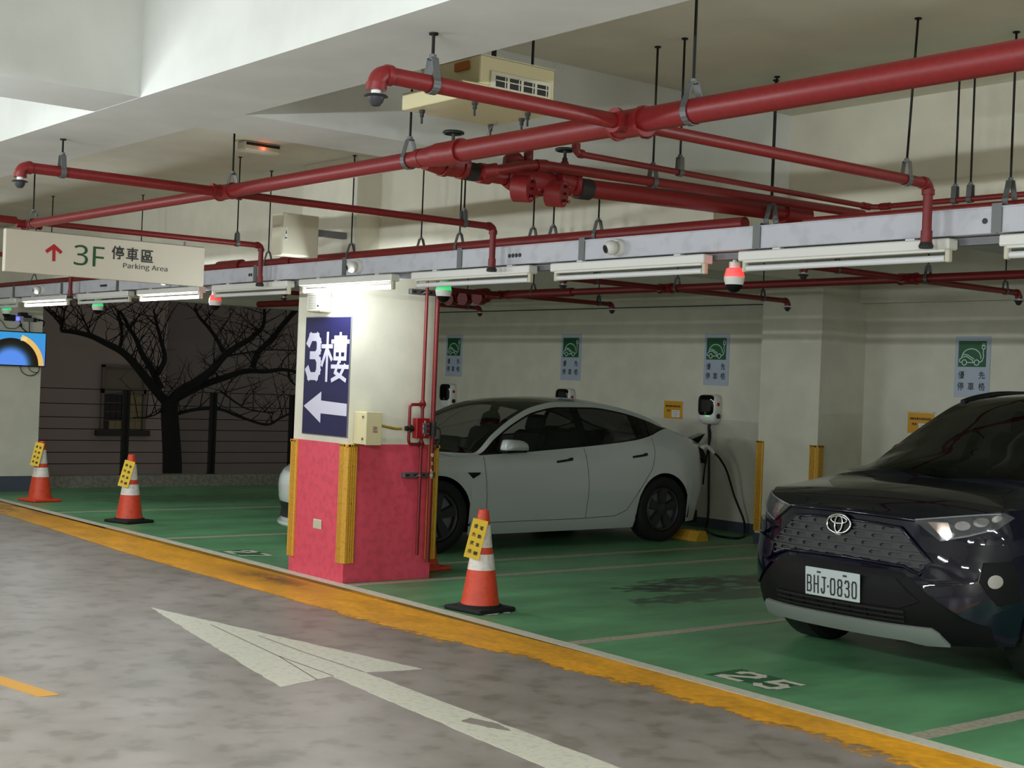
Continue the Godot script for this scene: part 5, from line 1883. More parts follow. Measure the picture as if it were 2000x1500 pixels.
func car_shell(P: Dictionary, o: Node3D, zone: Callable, mats: Dictionary):
	var xs := stations(P)
	var mbs := {}
	var NJ := 12
	var NS := 10
	var NT := 10
	for sd in [1.0, -1.0]:
		var low := []
		var mid := []
		var top := []
		for X in xs:
			var yt := cv(X, P.top)
			var yb := minf(sill(P, X), yt - 0.02)
			var row := PackedVector3Array()
			for j in NJ + 1:
				var y := lerpf(yb, yt, float(j) / NJ)
				row.append(Vector3(X + lean(P, X, y), y, sd * side_z(P, X, y)))
			low.append(row)
			var zt: float = side_z(P, X, yt)
			var cab: bool = X > P.cabin[0] and X < P.cabin[1]
			var zr: float = minf(cv(X, P.zrail), zt * 0.985) if cab else 0.0
			var yc := maxf(cv(X, P.cen), yt + 0.0)
			var yr: float = minf(cv(X, P.yrail), yc) if cab else yc
			var hw := clampf(1.0 - zr / 0.55, 0, 1)
			# rows of the side of the cabin: trim, glass, trim, painted rail
			var L := maxf(Vector2(yr - yt, zt - zr).length(), 0.03)
			var tr: float = clampf(1.0 - P.rail / L, 0.25, 0.93)
			var tm: float = minf(0.02 / L, tr * 0.22)
			var ts := []
			for j in NS + 1:
				ts.append(0.0 if j == 0 else 1.0 if j == NS else tm + (tr - 2 * tm) * (j - 1) / 7.0 if j < 9 else tr)
			if not cab:
				for j in NS + 1:
					ts[j] = float(j) / NS
			row = PackedVector3Array()
			for j in NS + 1:
				var t: float = ts[j]
				var g := lerpf(t, 1.0 - (1.0 - t) * (1.0 - t), hw)
				row.append(Vector3(X + lean(P, X, minf(yt, yt + (yr - yt) * g)), yt + (yr - yt) * g, sd * lerpf(zt, zr, t)))
			mid.append(row)
			row = PackedVector3Array()
			for j in NT + 1:
				var t := float(j) / NT
				row.append(Vector3(X + lean(P, X, yt), yr + (yc - yr) * (1.0 - (1.0 - t) * (1.0 - t)), sd * zr * (1.0 - t)))
			top.append(row)
		for q in [[low, "low", NJ], [mid, "mid", NS], [top, "top", NT]]:
			for i in xs.size() - 1:
				for k in q[2]:
					var xm: float = (xs[i] + xs[i + 1]) / 2
					var nm: String = zone.call(q[1], xm, k if q[1] == "mid" else (k + 0.5) / q[2], q[0][i][k].y, sd)
					if not mbs.has(nm):
						mbs[nm] = MB.new()
					mbs[nm].cell(q[0], i, k, 1, sd > 0)
	for nm in mbs:
		var key: String = nm.split("#")[0]
		obj(key, mbs[nm], mats[key], o)


func on_front(P: Dictionary, z: float, y: float, off := 0.0) -> Vector3:
	# the point of the nose surface straight ahead of (z, y), pushed out along its normal
	var f := func(zz: float, yy: float) -> float:
		var s := minf(absf(zz) / cv(yy, P.width), 0.999)
		var X: float = P.af * (1.0 - pow(1.0 - pow(s, P.nf), 1.0 / P.mf))
		return X + cv(yy, P.leanf) * maxf(0.0, 1.0 - X / 0.45)
	var x: float = f.call(z, y)
	if off == 0.0:
		return Vector3(x, y, z)
	var dz: float = (f.call(z + 0.004, y) - f.call(z - 0.004, y)) / 0.008
	var dy: float = (f.call(z, y + 0.004) - f.call(z, y - 0.004)) / 0.008
	var n := Vector3(-1, clampf(dy, -1.5, 1.5), clampf(dz, -2.5, 2.5)).normalized()
	return Vector3(x, y, z) + n * off


func patch(P: Dictionary, outline: Array, off: float, thick: float, b: MB, mirror := false, step := 0.05):
	# a panel lying on the nose surface: outline in (z, y), cut into strips so that it follows the curve
	var poly := PackedVector2Array()
	for p in outline:
		poly.append(Vector2(-p.x if mirror else p.x, p.y))
	if Geometry2D.is_polygon_clockwise(poly):
		poly.reverse()
	var lo := poly[0]
	var hi := poly[0]
	for p in poly:
		lo = Vector2(minf(lo.x, p.x), minf(lo.y, p.y))
		hi = Vector2(maxf(hi.x, p.x), maxf(hi.y, p.y))
	b.sg += 1
	var x := floorf(lo.x / step) * step
	while x < hi.x:
		var y := floorf(lo.y / step) * step
		while y < hi.y:
			var c := PackedVector2Array([Vector2(x, y), Vector2(x + step, y), Vector2(x + step, y + step), Vector2(x, y + step)])
			for piece in Geometry2D.intersect_polygons(poly, c):
				var idx := Geometry2D.triangulate_polygon(piece)
				for i in range(0, idx.size(), 3):
					var v := []
					for k in 3:
						v.append(piece[idx[i + k]])
					if (v[1] - v[0]).cross(v[2] - v[0]) < 0:
						v.reverse()
					# seen from the front (-x) with z to the right
					b.tri(on_front(P, v[0].x, v[0].y, off), on_front(P, v[1].x, v[1].y, off), on_front(P, v[2].x, v[2].y, off), b.sg)
			y += step
		x += step
	if thick > 0:
		for i in poly.size():
			var p := poly[i]
			var q := poly[(i + 1) % poly.size()]
			var nn: int = max(1, int(p.distance_to(q) / step))
			for k in nn:
				var a := p.lerp(q, float(k) / nn)
				var e := p.lerp(q, float(k + 1) / nn)
				b.quad(on_front(P, a.x, a.y, off - thick), on_front(P, e.x, e.y, off - thick), on_front(P, e.x, e.y, off), on_front(P, a.x, a.y, off))


func bead(P: Dictionary, line: Array, off: float, r: float, b: MB, mirror := false, closed := false, seg := 8):
	var path := []
	var n: int = line.size() + (1 if closed else 0)
	for i in n - 1:
		var p: Vector2 = line[i]
		var q: Vector2 = line[(i + 1) % line.size()]
		var nn: int = max(1, int(p.distance_to(q) / 0.05))
		for k in nn:
			var a := p.lerp(q, float(k) / nn)
			path.append(on_front(P, -a.x if mirror else a.x, a.y, off))
	var l: Vector2 = line[0] if closed else line[-1]
	path.append(on_front(P, -l.x if mirror else l.x, l.y, off))
	b.tube(path, r, seg)


func side_tube(P: Dictionary, line: Array, r: float, b: MB, sd: float, off := 0.0):
	var path := []
	for i in line.size() - 1:
		var p: Vector2 = line[i]
		var q: Vector2 = line[i + 1]
		var nn: int = max(1, int(p.distance_to(q) / 0.06))
		for k in nn + (1 if i == line.size() - 2 else 0):
			var a := p.lerp(q, float(k) / nn)
			path.append(Vector3(a.x, a.y, sd * (side_z(P, a.x, a.y) + off)))
	b.tube(path, r, 6)


func wheel(o: Node3D, c: Vector3, r: float, rr: float, w: float, sd: float, rim_mat: Material, spokes: int):
	var h := Node3D.new()
	h.name = "wheel"
	o.add_child(h, true)
	h.position = c
	var xf := Transform3D(Basis(Vector3(1, 0, 0), Vector3(0, 0, sd), Vector3(0, -sd, 0)), Vector3.ZERO)
	var b := MB.new()
	b.lathe([Vector2(rr - 0.01, -w / 2), Vector2(r - 0.03, -w / 2), Vector2(r, -w / 2 + 0.03), Vector2(r, w / 2 - 0.03), Vector2(r - 0.012, w / 2 - 0.008), Vector2(r - 0.04, w / 2), Vector2(rr + 0.012, w / 2 - 0.004), Vector2(rr, w / 2 - 0.012), Vector2(rr - 0.01, w / 2 - 0.05)], xf, 40)
	obj("tyre", b, M.rubber, h)
	b = MB.new()
	b.lathe([Vector2(rr - 0.008, w / 2 - 0.02), Vector2(rr - 0.02, w / 2 - 0.008), Vector2(rr - 0.035, w / 2 - 0.02), Vector2(rr - 0.04, w / 2 - 0.06)], xf, 40)
	for k in spokes:
		var a := TAU * (k + 0.2) / spokes
		var u := Vector3(cos(a), sin(a), 0)
		var v := Vector3(-sin(a), cos(a), 0)
		var z := Vector3(0, 0, sd)
		var q := []
		for e in [[0.05, 0.030, 0.020], [rr - 0.02, 0.052, 0.014]]:
			q.append(u * e[0] + v * e[1] + z * (w / 2 - e[2]))
			q.append(u * e[0] - v * e[1] + z * (w / 2 - e[2]))
			q.append(u * e[0] + v * e[1] * 1.15 + z * (w / 2 - e[2] - 0.05))
			q.append(u * e[0] - v * e[1] * 1.15 + z * (w / 2 - e[2] - 0.05))
		var mid: Vector3 = (q[0] + q[7]) / 2
		b.poly([q[0], q[1], q[5], q[4]], mid)
		b.poly([q[0], q[2], q[6], q[4]], mid)
		b.poly([q[1], q[3], q[7], q[5]], mid)
	obj("rim", b, rim_mat, h)
	b = MB.new()
	b.lathe([Vector2(rr - 0.02, w / 2 - 0.075), Vector2(0, w / 2 - 0.075)], xf, 32)
	obj("brake_disc", b, M.grey, h)
	b = MB.new()
	b.lathe([Vector2(0.06, w / 2 - 0.05), Vector2(0.055, w / 2 - 0.012), Vector2(0.03, w / 2 - 0.006), Vector2(0, w / 2 - 0.006)], xf, 20)
	obj("hub_cap", b, M.dark_grey, h)


func wheel_house(o: Node3D, c: Vector3, R: float, depth: float, sd: float):
	# the dark liner of a wheel arch
	var b := MB.new()
	var rows := []
	for e in [0.0, 1.0]:
		var row := PackedVector3Array()
		for k in 25:
			var a := PI * k / 24.0 * 1.16 - PI * 0.08
			row.append(c + Vector3(cos(a) * R, sin(a) * R, -sd * depth * e))
		rows.append(row)
	b.grid(rows, sd > 0)
	var fan := [c + Vector3(0, -0.1, -sd * depth)]
	for p in rows[1]:
		fan.append(p)
	for i in range(1, fan.size() - 1):
		b.tri(fan[0], fan[i], fan[i + 1])
	obj("wheel_house", b, M.black, o)


func seat(b: MB, x: float, z: float, wide := 0.5, head := true):
	b.box(Vector3(x, 0.52, z), Vector3(0.52, 0.16, wide), 0.05)
	var tilt := Basis(Vector3(0, 0, 1), -0.32)
	b.box(Vector3(x + 0.33, 0.82, z), Vector3(0.14, 0.60, wide * 0.96), 0.05, tilt)
	if head:
		b.box(Vector3(x + 0.455, 1.17, z), Vector3(0.11, 0.2, 0.26), 0.045, tilt)


func white_sedan():
	var o := thing("car", "white electric sedan plugged in at the charging wall, partly behind the pillar", "car", Vector3(6.70, 0, -11.28))
	var P := {
		"len": 4.69, "rail": 0.058, "af": 0.95, "nf": 3.4, "mf": 2.4, "ar": 0.75, "nr": 2.6, "mr": 2.2,
		"width": [[0.14, 0.845], [0.22, 0.885], [0.35, 0.905], [0.55, 0.925], [0.72, 0.918], [0.86, 0.895], [0.96, 0.855], [1.05, 0.80], [1.12, 0.74], [1.2, 0.67]],
		"leanf": [[0.12, 0.06], [0.2, -0.03], [0.3, 0.0], [0.42, -0.045], [0.55, -0.05], [0.64, -0.02], [0.70, 0.06], [0.8, 0.25], [1.0, 0.5]],
		"leanr": [[0.15, 0.34], [0.3, 0.20], [0.45, 0.08], [0.58, 0.02], [0.75, 0.04], [0.92, 0.03], [1.0, 0.0]],
		"bot": [[0, 0.17], [0.6, 0.155], [1.4, 0.15], [3.2, 0.155], [4.2, 0.20], [4.69, 0.26]],
		"arches": [[0.85, 0.372, 0.335], [3.71, 0.372, 0.335]],
		"top": [[0, 0.655], [0.12, 0.68], [0.3, 0.735], [0.6, 0.80], [0.9, 0.845], [1.3, 0.887], [1.88, 0.92], [2.46, 0.958], [3.0, 1.0], [3.39, 1.04], [3.65, 1.09], [3.80, 1.135], [3.90, 1.155], [4.0, 1.13], [4.2, 1.06], [4.4, 1.01], [4.6, 0.985], [4.69, 0.975]],
		"cabin": [1.07, 4.28],
		"zrail": [[1.07, 0.0], [1.09, 0.35], [1.13, 0.56], [1.2, 0.70], [1.3, 0.79], [1.45, 0.755], [1.6, 0.71], [1.87, 0.65], [2.2, 0.60], [2.9, 0.575], [3.4, 0.60], [3.8, 0.635], [3.95, 0.64], [4.05, 0.61], [4.2, 0.45], [4.28, 0.0]],
		"yrail": [[1.07, 0.90], [1.3, 0.905], [1.58, 1.075], [1.87, 1.235], [2.17, 1.35], [2.48, 1.40], [2.92, 1.405], [3.3, 1.365], [3.7, 1.27], [3.9, 1.19], [4.05, 1.13], [4.28, 1.055]],
		"cen": [[0, 0.66], [0.15, 0.735], [0.35, 0.80], [0.6, 0.855], [0.9, 0.895], [1.07, 0.91], [1.3, 1.01], [1.6, 1.16], [1.9, 1.30], [2.15, 1.385], [2.4, 1.425], [2.7, 1.443], [3.05, 1.44], [3.4, 1.395], [3.75, 1.29], [4.05, 1.17], [4.28, 1.075], [4.5, 1.02], [4.62, 1.01], [4.69, 0.98]],
	}
	var zone := func(reg: String, X: float, t: float, y: float, sd: float) -> String:
		if reg == "low":
			return "body"
		if reg == "mid":
			if X < 1.31 or X > 3.92:
				return "body"
			if t > 8.5:
				return "body"
			var s := "#%d" % int(sd)
			if t < 0.5 or t > 7.5:
				return "window_trim" + s
			if X > 1.52 and X < 2.60:
				return "front_window" + s
			if X > 2.72 and X < 3.40:
				return "rear_window" + s
			if X >= 3.46 and X < 3.80:
				return "quarter_window" + s
			return "window_trim" + s
		# between the rails
		if X < 1.07 or X > 4.28:
			return "body"
		if X < 2.02:
			return "windscreen" if t > 0.06 else "glass_border"
		if X > 3.25:
			return "rear_screen" if t > 0.06 else "glass_border"
		return "roof_glass"
	car_shell(P, o, zone, {"body": M.car_white, "window_trim": M.gloss_black, "front_window": M.glass, "rear_window": M.glass, "quarter_window": M.dark_glass, "windscreen": M.glass, "glass_border": M.gloss_black, "roof_glass": M.gloss_black, "rear_screen": M.dark_glass})
	for sd in [1.0, -1.0]:
		for x in [0.85, 3.71]:
			wheel(o, Vector3(x, 0.335, sd * 0.805), 0.335, 0.235, 0.235, sd, M.dark_grey, 5)
			wheel_house(o, Vector3(x, 0.335, sd * 0.90), 0.385, 0.32, sd)
	boxes("underbody", [[Vector3(0.3, 0.17, -0.78), Vector3(4.35, 0.30, 0.78)], [Vector3(1.28, 0.17, -0.83), Vector3(3.28, 0.34, 0.83)]], M.black, o)
	# seams, handles, badge
	for sd in [1.0, -1.0]:
		var b := MB.new()
		side_tube(P, [Vector2(1.36, 0.88), Vector2(1.385, 0.6), Vector2(1.41, 0.30), Vector2(1.46, 0.265), Vector2(2.6, 0.27), Vector2(3.05, 0.285), Vector2(3.2, 0.34), Vector2(3.29, 0.46), Vector2(3.42, 0.62), Vector2(3.53, 0.75), Vector2(3.60, 0.93), Vector2(3.62, 1.06)], 0.0028, b, sd)
		side_tube(P, [Vector2(2.63, 0.955), Vector2(2.66, 0.6), Vector2(2.65, 0.275)], 0.0028, b, sd)
		obj("door_seam", b, M.dark_grey, o)
		for q in [[2.35, 0.838], [3.37, 0.882]]:
			b = MB.new()
			var z: float = side_z(P, q[0], q[1]) + 0.001
			b.box(Vector3(q[0], q[1], sd * z), Vector3(0.21, 0.024, 0.014), 0.005, Basis(Vector3(0, 0, 1), 0.12))
			b.box(Vector3(q[0] + 0.08, q[1] + 0.014, sd * z), Vector3(0.055, 0.030, 0.016), 0.006, Basis(Vector3(0, 0, 1), 0.12))
			obj("door_handle", b, M.gloss_black, o)
		b = MB.new()
		var zz := side_z(P, 1.23, 0.71)
		b.prism(PackedVector2Array([Vector2(1.16, 0.735), Vector2(1.31, 0.735), Vector2(1.30, 0.715), Vector2(1.225, 0.678)]), Transform3D(Basis(Vector3(1, 0, 0), Vector3(0, 1, 0), Vector3(0, 0, 1)), Vector3(0, 0, sd * zz - 0.004)), 0.01)
		obj("side_camera", b, M.gloss_black, o)
		# mirror
		b = MB.new()
		var rows := []
		for i in 9:
			var t := i / 8.0
			var row := PackedVector3Array()
			for k in 17:
				var sc := sqrt(maxf(0.0, 1.0 - pow(2 * t - 1, 6)))
				var prf: Vector2 = [Vector2(0.14, -0.045), Vector2(0.14, -0.03), Vector2(0.135, 0.0), Vector2(0.115, 0.025), Vector2(0.075, 0.045), Vector2(0.02, 0.053), Vector2(-0.05, 0.056), Vector2(-0.095, 0.054), Vector2(-0.115, 0.046), Vector2(-0.125, 0.025), Vector2(-0.132, 0.0), Vector2(-0.14, -0.03), Vector2(-0.14, -0.045), Vector2(-0.07, -0.048), Vector2(0.0, -0.048), Vector2(0.07, -0.048), Vector2(0.14, -0.045)][k]
				row.append(Vector3(1.645 + prf.x * sc, 0.988 + prf.y * sc, sd * (0.915 + 0.15 * t)))
			rows.append(row)
		b.grid(rows, sd < 0)
		obj("mirror", b, M.car_white, o)
		b = MB.new()
		b.box(Vector3(1.64, 0.932, sd * 0.96), Vector3(0.25, 0.018, 0.15), 0.006)
		b.box(Vector3(1.62, 0.935, sd * 0.885), Vector3(0.10, 0.05, 0.08), 0.01)
		obj("mirror_foot", b, M.gloss_black, o)
		# head lamp
		b = MB.new()
		patch(P, [Vector2(0.52, 0.645), Vector2(0.66, 0.665), Vector2(0.80, 0.69), Vector2(0.86, 0.665), Vector2(0.82, 0.61), Vector2(0.62, 0.60)], 0.004, 0.012, b, sd < 0, 0.04)
		obj("head_lamp", b, mat(Color(0.32, 0.34, 0.36), 0.08, 0.3), o)
		b = MB.new()
		for i in 10:
			var t := i / 9.0
			var p := Vector3(4.40 + 0.24 * (1 - t * t) , 0.80 - 0.02 * t, sd * (0.28 + 0.36 * t))
			b.box(p + Vector3(0.0, 0, 0), Vector3(0.05, 0.11 - 0.03 * t, 0.06), 0.01)
		obj("tail_lamp", b, mat(Color(0.25, 0.02, 0.03), 0.2), o)
	# nose: plate, lower intake
	var b := MB.new()
	patch(P, [Vector2(-0.62, 0.235), Vector2(-0.52, 0.38), Vector2(0.52, 0.38), Vector2(0.62, 0.235)], 0.005, 0.012, b)
	obj("lower_intake", b, M.black, o)
	b = MB.new()
	bead(P, [Vector2(-0.84, 0.20), Vector2(-0.5, 0.185), Vector2(0.5, 0.185), Vector2(0.84, 0.20)], 0.012, 0.022, b)
	obj("splitter", b, M.car_white, o)
	plate(o, Vector3(-0.012, 0.455, -0.1), ["E", "A", "A"], true)
	# charge port and its raised flap at the near rear corner
	b = MB.new()
	b.prism(PackedVector2Array([Vector2(4.30, 0.975), Vector2(4.35, 0.99), Vector2(4.46, 0.94), Vector2(4.53, 0.83), Vector2(4.52, 0.79), Vector2(4.44, 0.85)]), Transform3D(Basis(Vector3(1, 0, 0), Vector3(0, 1, 0), Vector3(0, 0, 1)), Vector3(0, 0, 0.62)), 0.11)
	obj("charge_port", b, M.black, o)
	b = MB.new()
	b.prism(PackedVector2Array([Vector2(4.24, 1.02), Vector2(4.30, 1.004), Vector2(4.42, 1.008), Vector2(4.515, 1.11), Vector2(4.36, 1.065)]), Transform3D(Basis(Vector3(1, 0, 0), Vector3(0, 1, 0), Vector3(0, 0, 1)), Vector3(0, 0, 0.60)), 0.10)
	b.cyl(Vector3(4.34, 0.97, 0.66), Vector3(4.36, 1.05, 0.66), 0.014, -1, 8)
	obj("charge_flap", b, M.gloss_black, o)
	# inside
	b = MB.new()
	seat(b, 1.95, 0.37)
	seat(b, 1.95, -0.37)
	seat(b, 2.85, 0.0, 1.25, false)
	for z in [-0.4, 0.0, 0.4]:
		b.box(Vector3(3.28, 1.06, z), Vector3(0.10, 0.14, 0.24), 0.04)
	obj("seats", b, M.plastic, o)
	b = MB.new()
	b.box(Vector3(1.42, 0.80, 0), Vector3(0.42, 0.14, 1.42), 0.05)
	b.box(Vector3(2.3, 0.36, 0), Vector3(2.2, 0.08, 1.5), 0.01)
	b.box(Vector3(1.62, 0.93, 0.0), Vector3(0.02, 0.2, 0.34), 0.008)
	b.box(Vector3(2.3, 0.60, 0.80), Vector3(2.1, 0.5, 0.05), 0.02)
	b.box(Vector3(2.3, 0.60, -0.80), Vector3(2.1, 0.5, 0.05), 0.02)
	obj("dashboard", b, M.plastic, o)
	b = MB.new()
	var ring := []
	for i in 25:
		var a := TAU * i / 24
		ring.append(Vector3(1.72 + 0.07 * sin(a), 0.88 + 0.16 * sin(a), 0.37 + 0.18 * cos(a)))
	b.tube(ring, 0.014, 8, false)
	obj("steering_wheel", b, M.black, o)


func plate(o: Node3D, at: Vector3, chars: Array, electric: bool):
	# registration plate standing on the nose, read from the front; at: middle of the plate
	var h := Node3D.new()
	h.name = "number_plate"
	o.add_child(h, true)
	h.position = at
	h.rotation.z = 0.06
	var b := MB.new()
	b.box(Vector3.ZERO, Vector3(0.012, 0.16, 0.38), 0.004)
	obj("plate_board", b, mat(Color(0.72, 0.76, 0.77), 0.4), h)
	var xf := Transform3D(FACE_AISLE, Vector3(-0.0072, 0, 0))
	b = MB.new()
	if electric:
		b.flat(PackedVector2Array([Vector2(-0.185, 0.055), Vector2(0.185, 0.055), Vector2(0.185, 0.075), Vector2(-0.185, 0.075)]), xf)
		b.flat(PackedVector2Array([Vector2(-0.185, -0.075), Vector2(0.185, -0.075), Vector2(0.185, -0.055), Vector2(-0.185, -0.055)]), xf)
		obj("green_edge", b, M.green_ink, h)
		b = MB.new()
	else:
		for z in [-0.09, 0.092]:
			b.flat(PackedVector2Array([Vector2(z - 0.014, 0.052), Vector2(z + 0.014, 0.052), Vector2(z + 0.014, 0.063), Vector2(z - 0.014, 0.063)]), xf)
		obj("plate_screw", b, M.dark_grey, h)
		b = MB.new()
	var x := -0.178
	xf.origin.x = -0.008
	for ch in chars:
		if ch == ".":
			b.flat(PackedVector2Array([Vector2(x, -0.022), Vector2(x + 0.011, -0.022), Vector2(x + 0.011, -0.009), Vector2(x, -0.009)]), xf)
			x += 0.018
			continue
		glyph(b, ch, xf, x, -0.062, 0.042, 0.098 if not electric else 0.09, 0.0085)
		x += 0.0495
	obj("characters", b, mat(Color(0.02, 0.025, 0.05), 0.5), h)


func dark_suv():
	var o := thing("car", "dark navy SUV parked nose out at the right, with a white number plate", "car", Vector3(6.47, 0, -5.07))
	var P := {
		"len": 4.60, "rail": 0.07, "af": 0.72, "nf": 2.7, "mf": 2.2, "ar": 0.6, "nr": 3.0, "mr": 2.4,
		"width": [[0.2, 0.84], [0.3, 0.89], [0.5, 0.925], [0.8, 0.925], [0.9, 0.90], [0.97, 0.865], [1.1, 0.85], [1.25, 0.82]],
		"leanf": [[0.22, 0.12], [0.28, 0.05], [0.34, 0.02], [0.44, 0.0], [0.52, 0.0], [0.60, 0.02], [0.66, 0.05], [0.85, 0.085], [0.90, 0.09], [0.95, 0.11], [1.0, 0.17], [1.1, 0.3]],
		"leanr": [[0.2, 0.2], [0.4, 0.05], [0.6, 0.0], [1.0, 0.03], [1.3, 0.1], [1.6, 0.3]],
		"bot": [[0, 0.235], [0.5, 0.25], [1.3, 0.26], [3.2, 0.26], [4.0, 0.30], [4.6, 0.36]],
		"arches": [[0.93, 0.40, 0.36], [3.62, 0.40, 0.36]],
		"top": [[0, 0.912], [0.04, 0.912], [0.1, 0.925], [0.2, 0.955], [0.34, 0.975], [0.67, 1.0], [1.0, 1.045], [1.33, 1.105], [2.05, 1.115], [3.2, 1.15], [4.1, 1.18], [4.6, 1.15]],
		"cabin": [1.01, 4.5],
		"zrail": [[1.01, 0.0], [1.03, 0.35], [1.09, 0.56], [1.19, 0.7], [1.33, 0.8], [1.55, 0.765], [1.85, 0.72], [2.2, 0.66], [2.45, 0.635], [3.5, 0.635], [4.2, 0.62], [4.5, 0.55]],
		"yrail": [[1.01, 1.115], [1.19, 1.11], [1.33, 1.118], [1.55, 1.235], [1.85, 1.405], [2.2, 1.565], [2.45, 1.6], [3.5, 1.6], [4.1, 1.54], [4.4, 1.38], [4.5, 1.25]],
		"cen": [[0, 0.93], [0.1, 0.945], [0.2, 0.975], [0.35, 1.005], [0.67, 1.05], [1.0, 1.09], [1.01, 1.115], [1.33, 1.29], [1.65, 1.445], [1.95, 1.565], [2.2, 1.62], [2.65, 1.65], [3.5, 1.645], [4.1, 1.58], [4.4, 1.42], [4.6, 1.18]],
	}
	var zone := func(reg: String, X: float, t: float, y: float, sd: float) -> String:
		if reg == "low":
			return "body" if y > 0.36 or X < 0.5 else "lower_cladding"
		if reg == "mid":
			if X < 1.36 or X > 4.3:
				return "bonnet" if X < 1.3 else "body"
			if t > 8.5 or t < 0.5:
				return "body"
			if X > 1.62 and X < 2.45:
				return "front_window#%d" % int(sd)
			if X > 2.55 and X < 3.40:
				return "rear_window#%d" % int(sd)
			return "window_trim#%d" % int(sd)
		if X < 1.01 or X > 4.5:
			return "bonnet" if X < 2 else "body"
		if X < 2.13:
			return "windscreen" if t > 0.07 else "windscreen_border"
		return "roof"
	car_shell(P, o, zone, {"body": M.car_blue, "bonnet": M.car_blue, "lower_cladding": M.plastic, "front_window": M.dark_glass, "rear_window": M.dark_glass, "window_trim": M.gloss_black, "windscreen": M.dark_glass, "windscreen_border": M.gloss_black, "roof": M.car_blue})
	for sd in [1.0, -1.0]:
		for x in [0.93, 3.62]:
			wheel(o, Vector3(x, 0.36, sd * 0.80), 0.36, 0.235, 0.235, sd, M.silver, 5)
			wheel_house(o, Vector3(x, 0.36, sd * 0.90), 0.41, 0.32, sd)
			var b := MB.new()
			var path := []
			for k in 21:
				var a := PI * 1.1 * k / 20.0 - PI * 0.05
				path.append(Vector3(x + cos(a) * 0.41, 0.36 + sin(a) * 0.41, sd * (side_z(P, clampf(x + cos(a) * 0.41, 0.55, 4.1), 0.36 + sin(a) * 0.41) + 0.004)))
			b.tube(path, 0.026, 8)
			obj("arch_cladding", b, M.plastic, o)
	boxes("underbody", [[Vector3(0.35, 0.24, -0.75), Vector3(4.4, 0.36, 0.75)], [Vector3(1.4, 0.24, -0.82), Vector3(3.1, 0.42, 0.82)]], M.black, o)
	# grille: black ground, rows of plates with hexagonal holes between, a painted frame
	var go := [Vector2(-0.36, 0.856), Vector2(-0.2, 0.866), Vector2(0.0, 0.869), Vector2(0.2, 0.866), Vector2(0.36, 0.856), Vector2(0.385, 0.835), Vector2(0.545, 0.685), Vector2(0.535, 0.66), Vector2(0.50, 0.615), Vector2(0.41, 0.648), Vector2(0.2, 0.656), Vector2(0.0, 0.659), Vector2(-0.2, 0.656), Vector2(-0.41, 0.648), Vector2(-0.50, 0.615), Vector2(-0.535, 0.66), Vector2(-0.545, 0.685), Vector2(-0.385, 0.835)]
	var b := MB.new()
	patch(P, go, 0.012, 0.015, b)
	obj("grille_ground", b, M.black, o)
	var outline := PackedVector2Array(go)
	if Geometry2D.is_polygon_clockwise(outline):
		outline.reverse()
	var gm := mat(Color(0.17, 0.175, 0.18), 0.6)
	for r in 5:
		var y := 0.842 - 0.0455 * r
		var H := 0.0185
		var hh := 0.0105
		var p := 0.118
		var a := 0.043
		var c := 0.014
		b = MB.new()
		for k in range(-6, 6):
			var z0: float = p * k + (p / 2 if r % 2 == 0 else 0.0)
			var z1 := z0 + p
			var q := PackedVector2Array([Vector2(z0, y - H), Vector2(z1, y - H), Vector2(z1, y - hh), Vector2(z1 - a + c, y - hh), Vector2(z1 - a, y), Vector2(z1 - a + c, y + hh), Vector2(z1, y + hh), Vector2(z1, y + H), Vector2(z0, y + H), Vector2(z0, y + hh), Vector2(z0 + a - c, y + hh), Vector2(z0 + a, y), Vector2(z0 + a - c, y - hh), Vector2(z0, y - hh)])
			for piece in Geometry2D.intersect_polygons(q, outline):
				patch(P, Array(piece), 0.021, 0.008, b, false, 0.06)
		if b.sg > 1:
			obj("grille_bar", b, gm, o)
	b = MB.new()
	bead(P, go, 0.014, 0.010, b, false, true)
	obj("grille_frame", b, M.car_blue, o)
	# bonnet lip above the grille
	b = MB.new()
	bead(P, [Vector2(-0.43, 0.905), Vector2(-0.2, 0.912), Vector2(0, 0.914), Vector2(0.2, 0.912), Vector2(0.43, 0.905)], 0.0, 0.012, b)
	obj("bonnet_lip", b, M.car_blue, o)
	# emblem: ring with two inner loops
	b = MB.new()
	var ec := Vector2(-0.022, 0.838)
	patch(P, oval(ec, 0.088, 0.062, 28), 0.028, 0.02, b, false, 0.06)
	obj("emblem_ground", b, M.gloss_black, o)
	b = MB.new()
	bead(P, oval(ec, 0.082, 0.054, 32), 0.034, 0.0058, b, false, true)
	bead(P, oval(ec, 0.026, 0.049, 24), 0.036, 0.0048, b, false, true)
	bead(P, oval(ec + Vector2(0, 0.022), 0.056, 0.021, 24), 0.037, 0.0048, b, false, true)
	obj("emblem", b, M.chrome, o)
	# lower trapezoid, intake bars, silver skid plate
	b = MB.new()
	patch(P, [Vector2(-0.40, 0.622), Vector2(0.40, 0.622), Vector2(0.47, 0.585), Vector2(0.63, 0.46), Vector2(0.735, 0.385), Vector2(0.80, 0.36), Vector2(0.80, 0.25), Vector2(-0.80, 0.25), Vector2(-0.80, 0.36), Vector2(-0.735, 0.385), Vector2(-0.63, 0.46), Vector2(-0.47, 0.585)], 0.004, 0.012, b)
	obj("lower_grille", b, M.plastic, o)
	b = MB.new()
	patch(P, [Vector2(-0.38, 0.585), Vector2(0.38, 0.585), Vector2(0.52, 0.475), Vector2(0.42, 0.43), Vector2(-0.42, 0.43), Vector2(-0.52, 0.475)], 0.012, 0.012, b)
	obj("bumper_panel", b, mat(Color(0.042, 0.043, 0.046), 0.6, 0.0, 0.3), o)
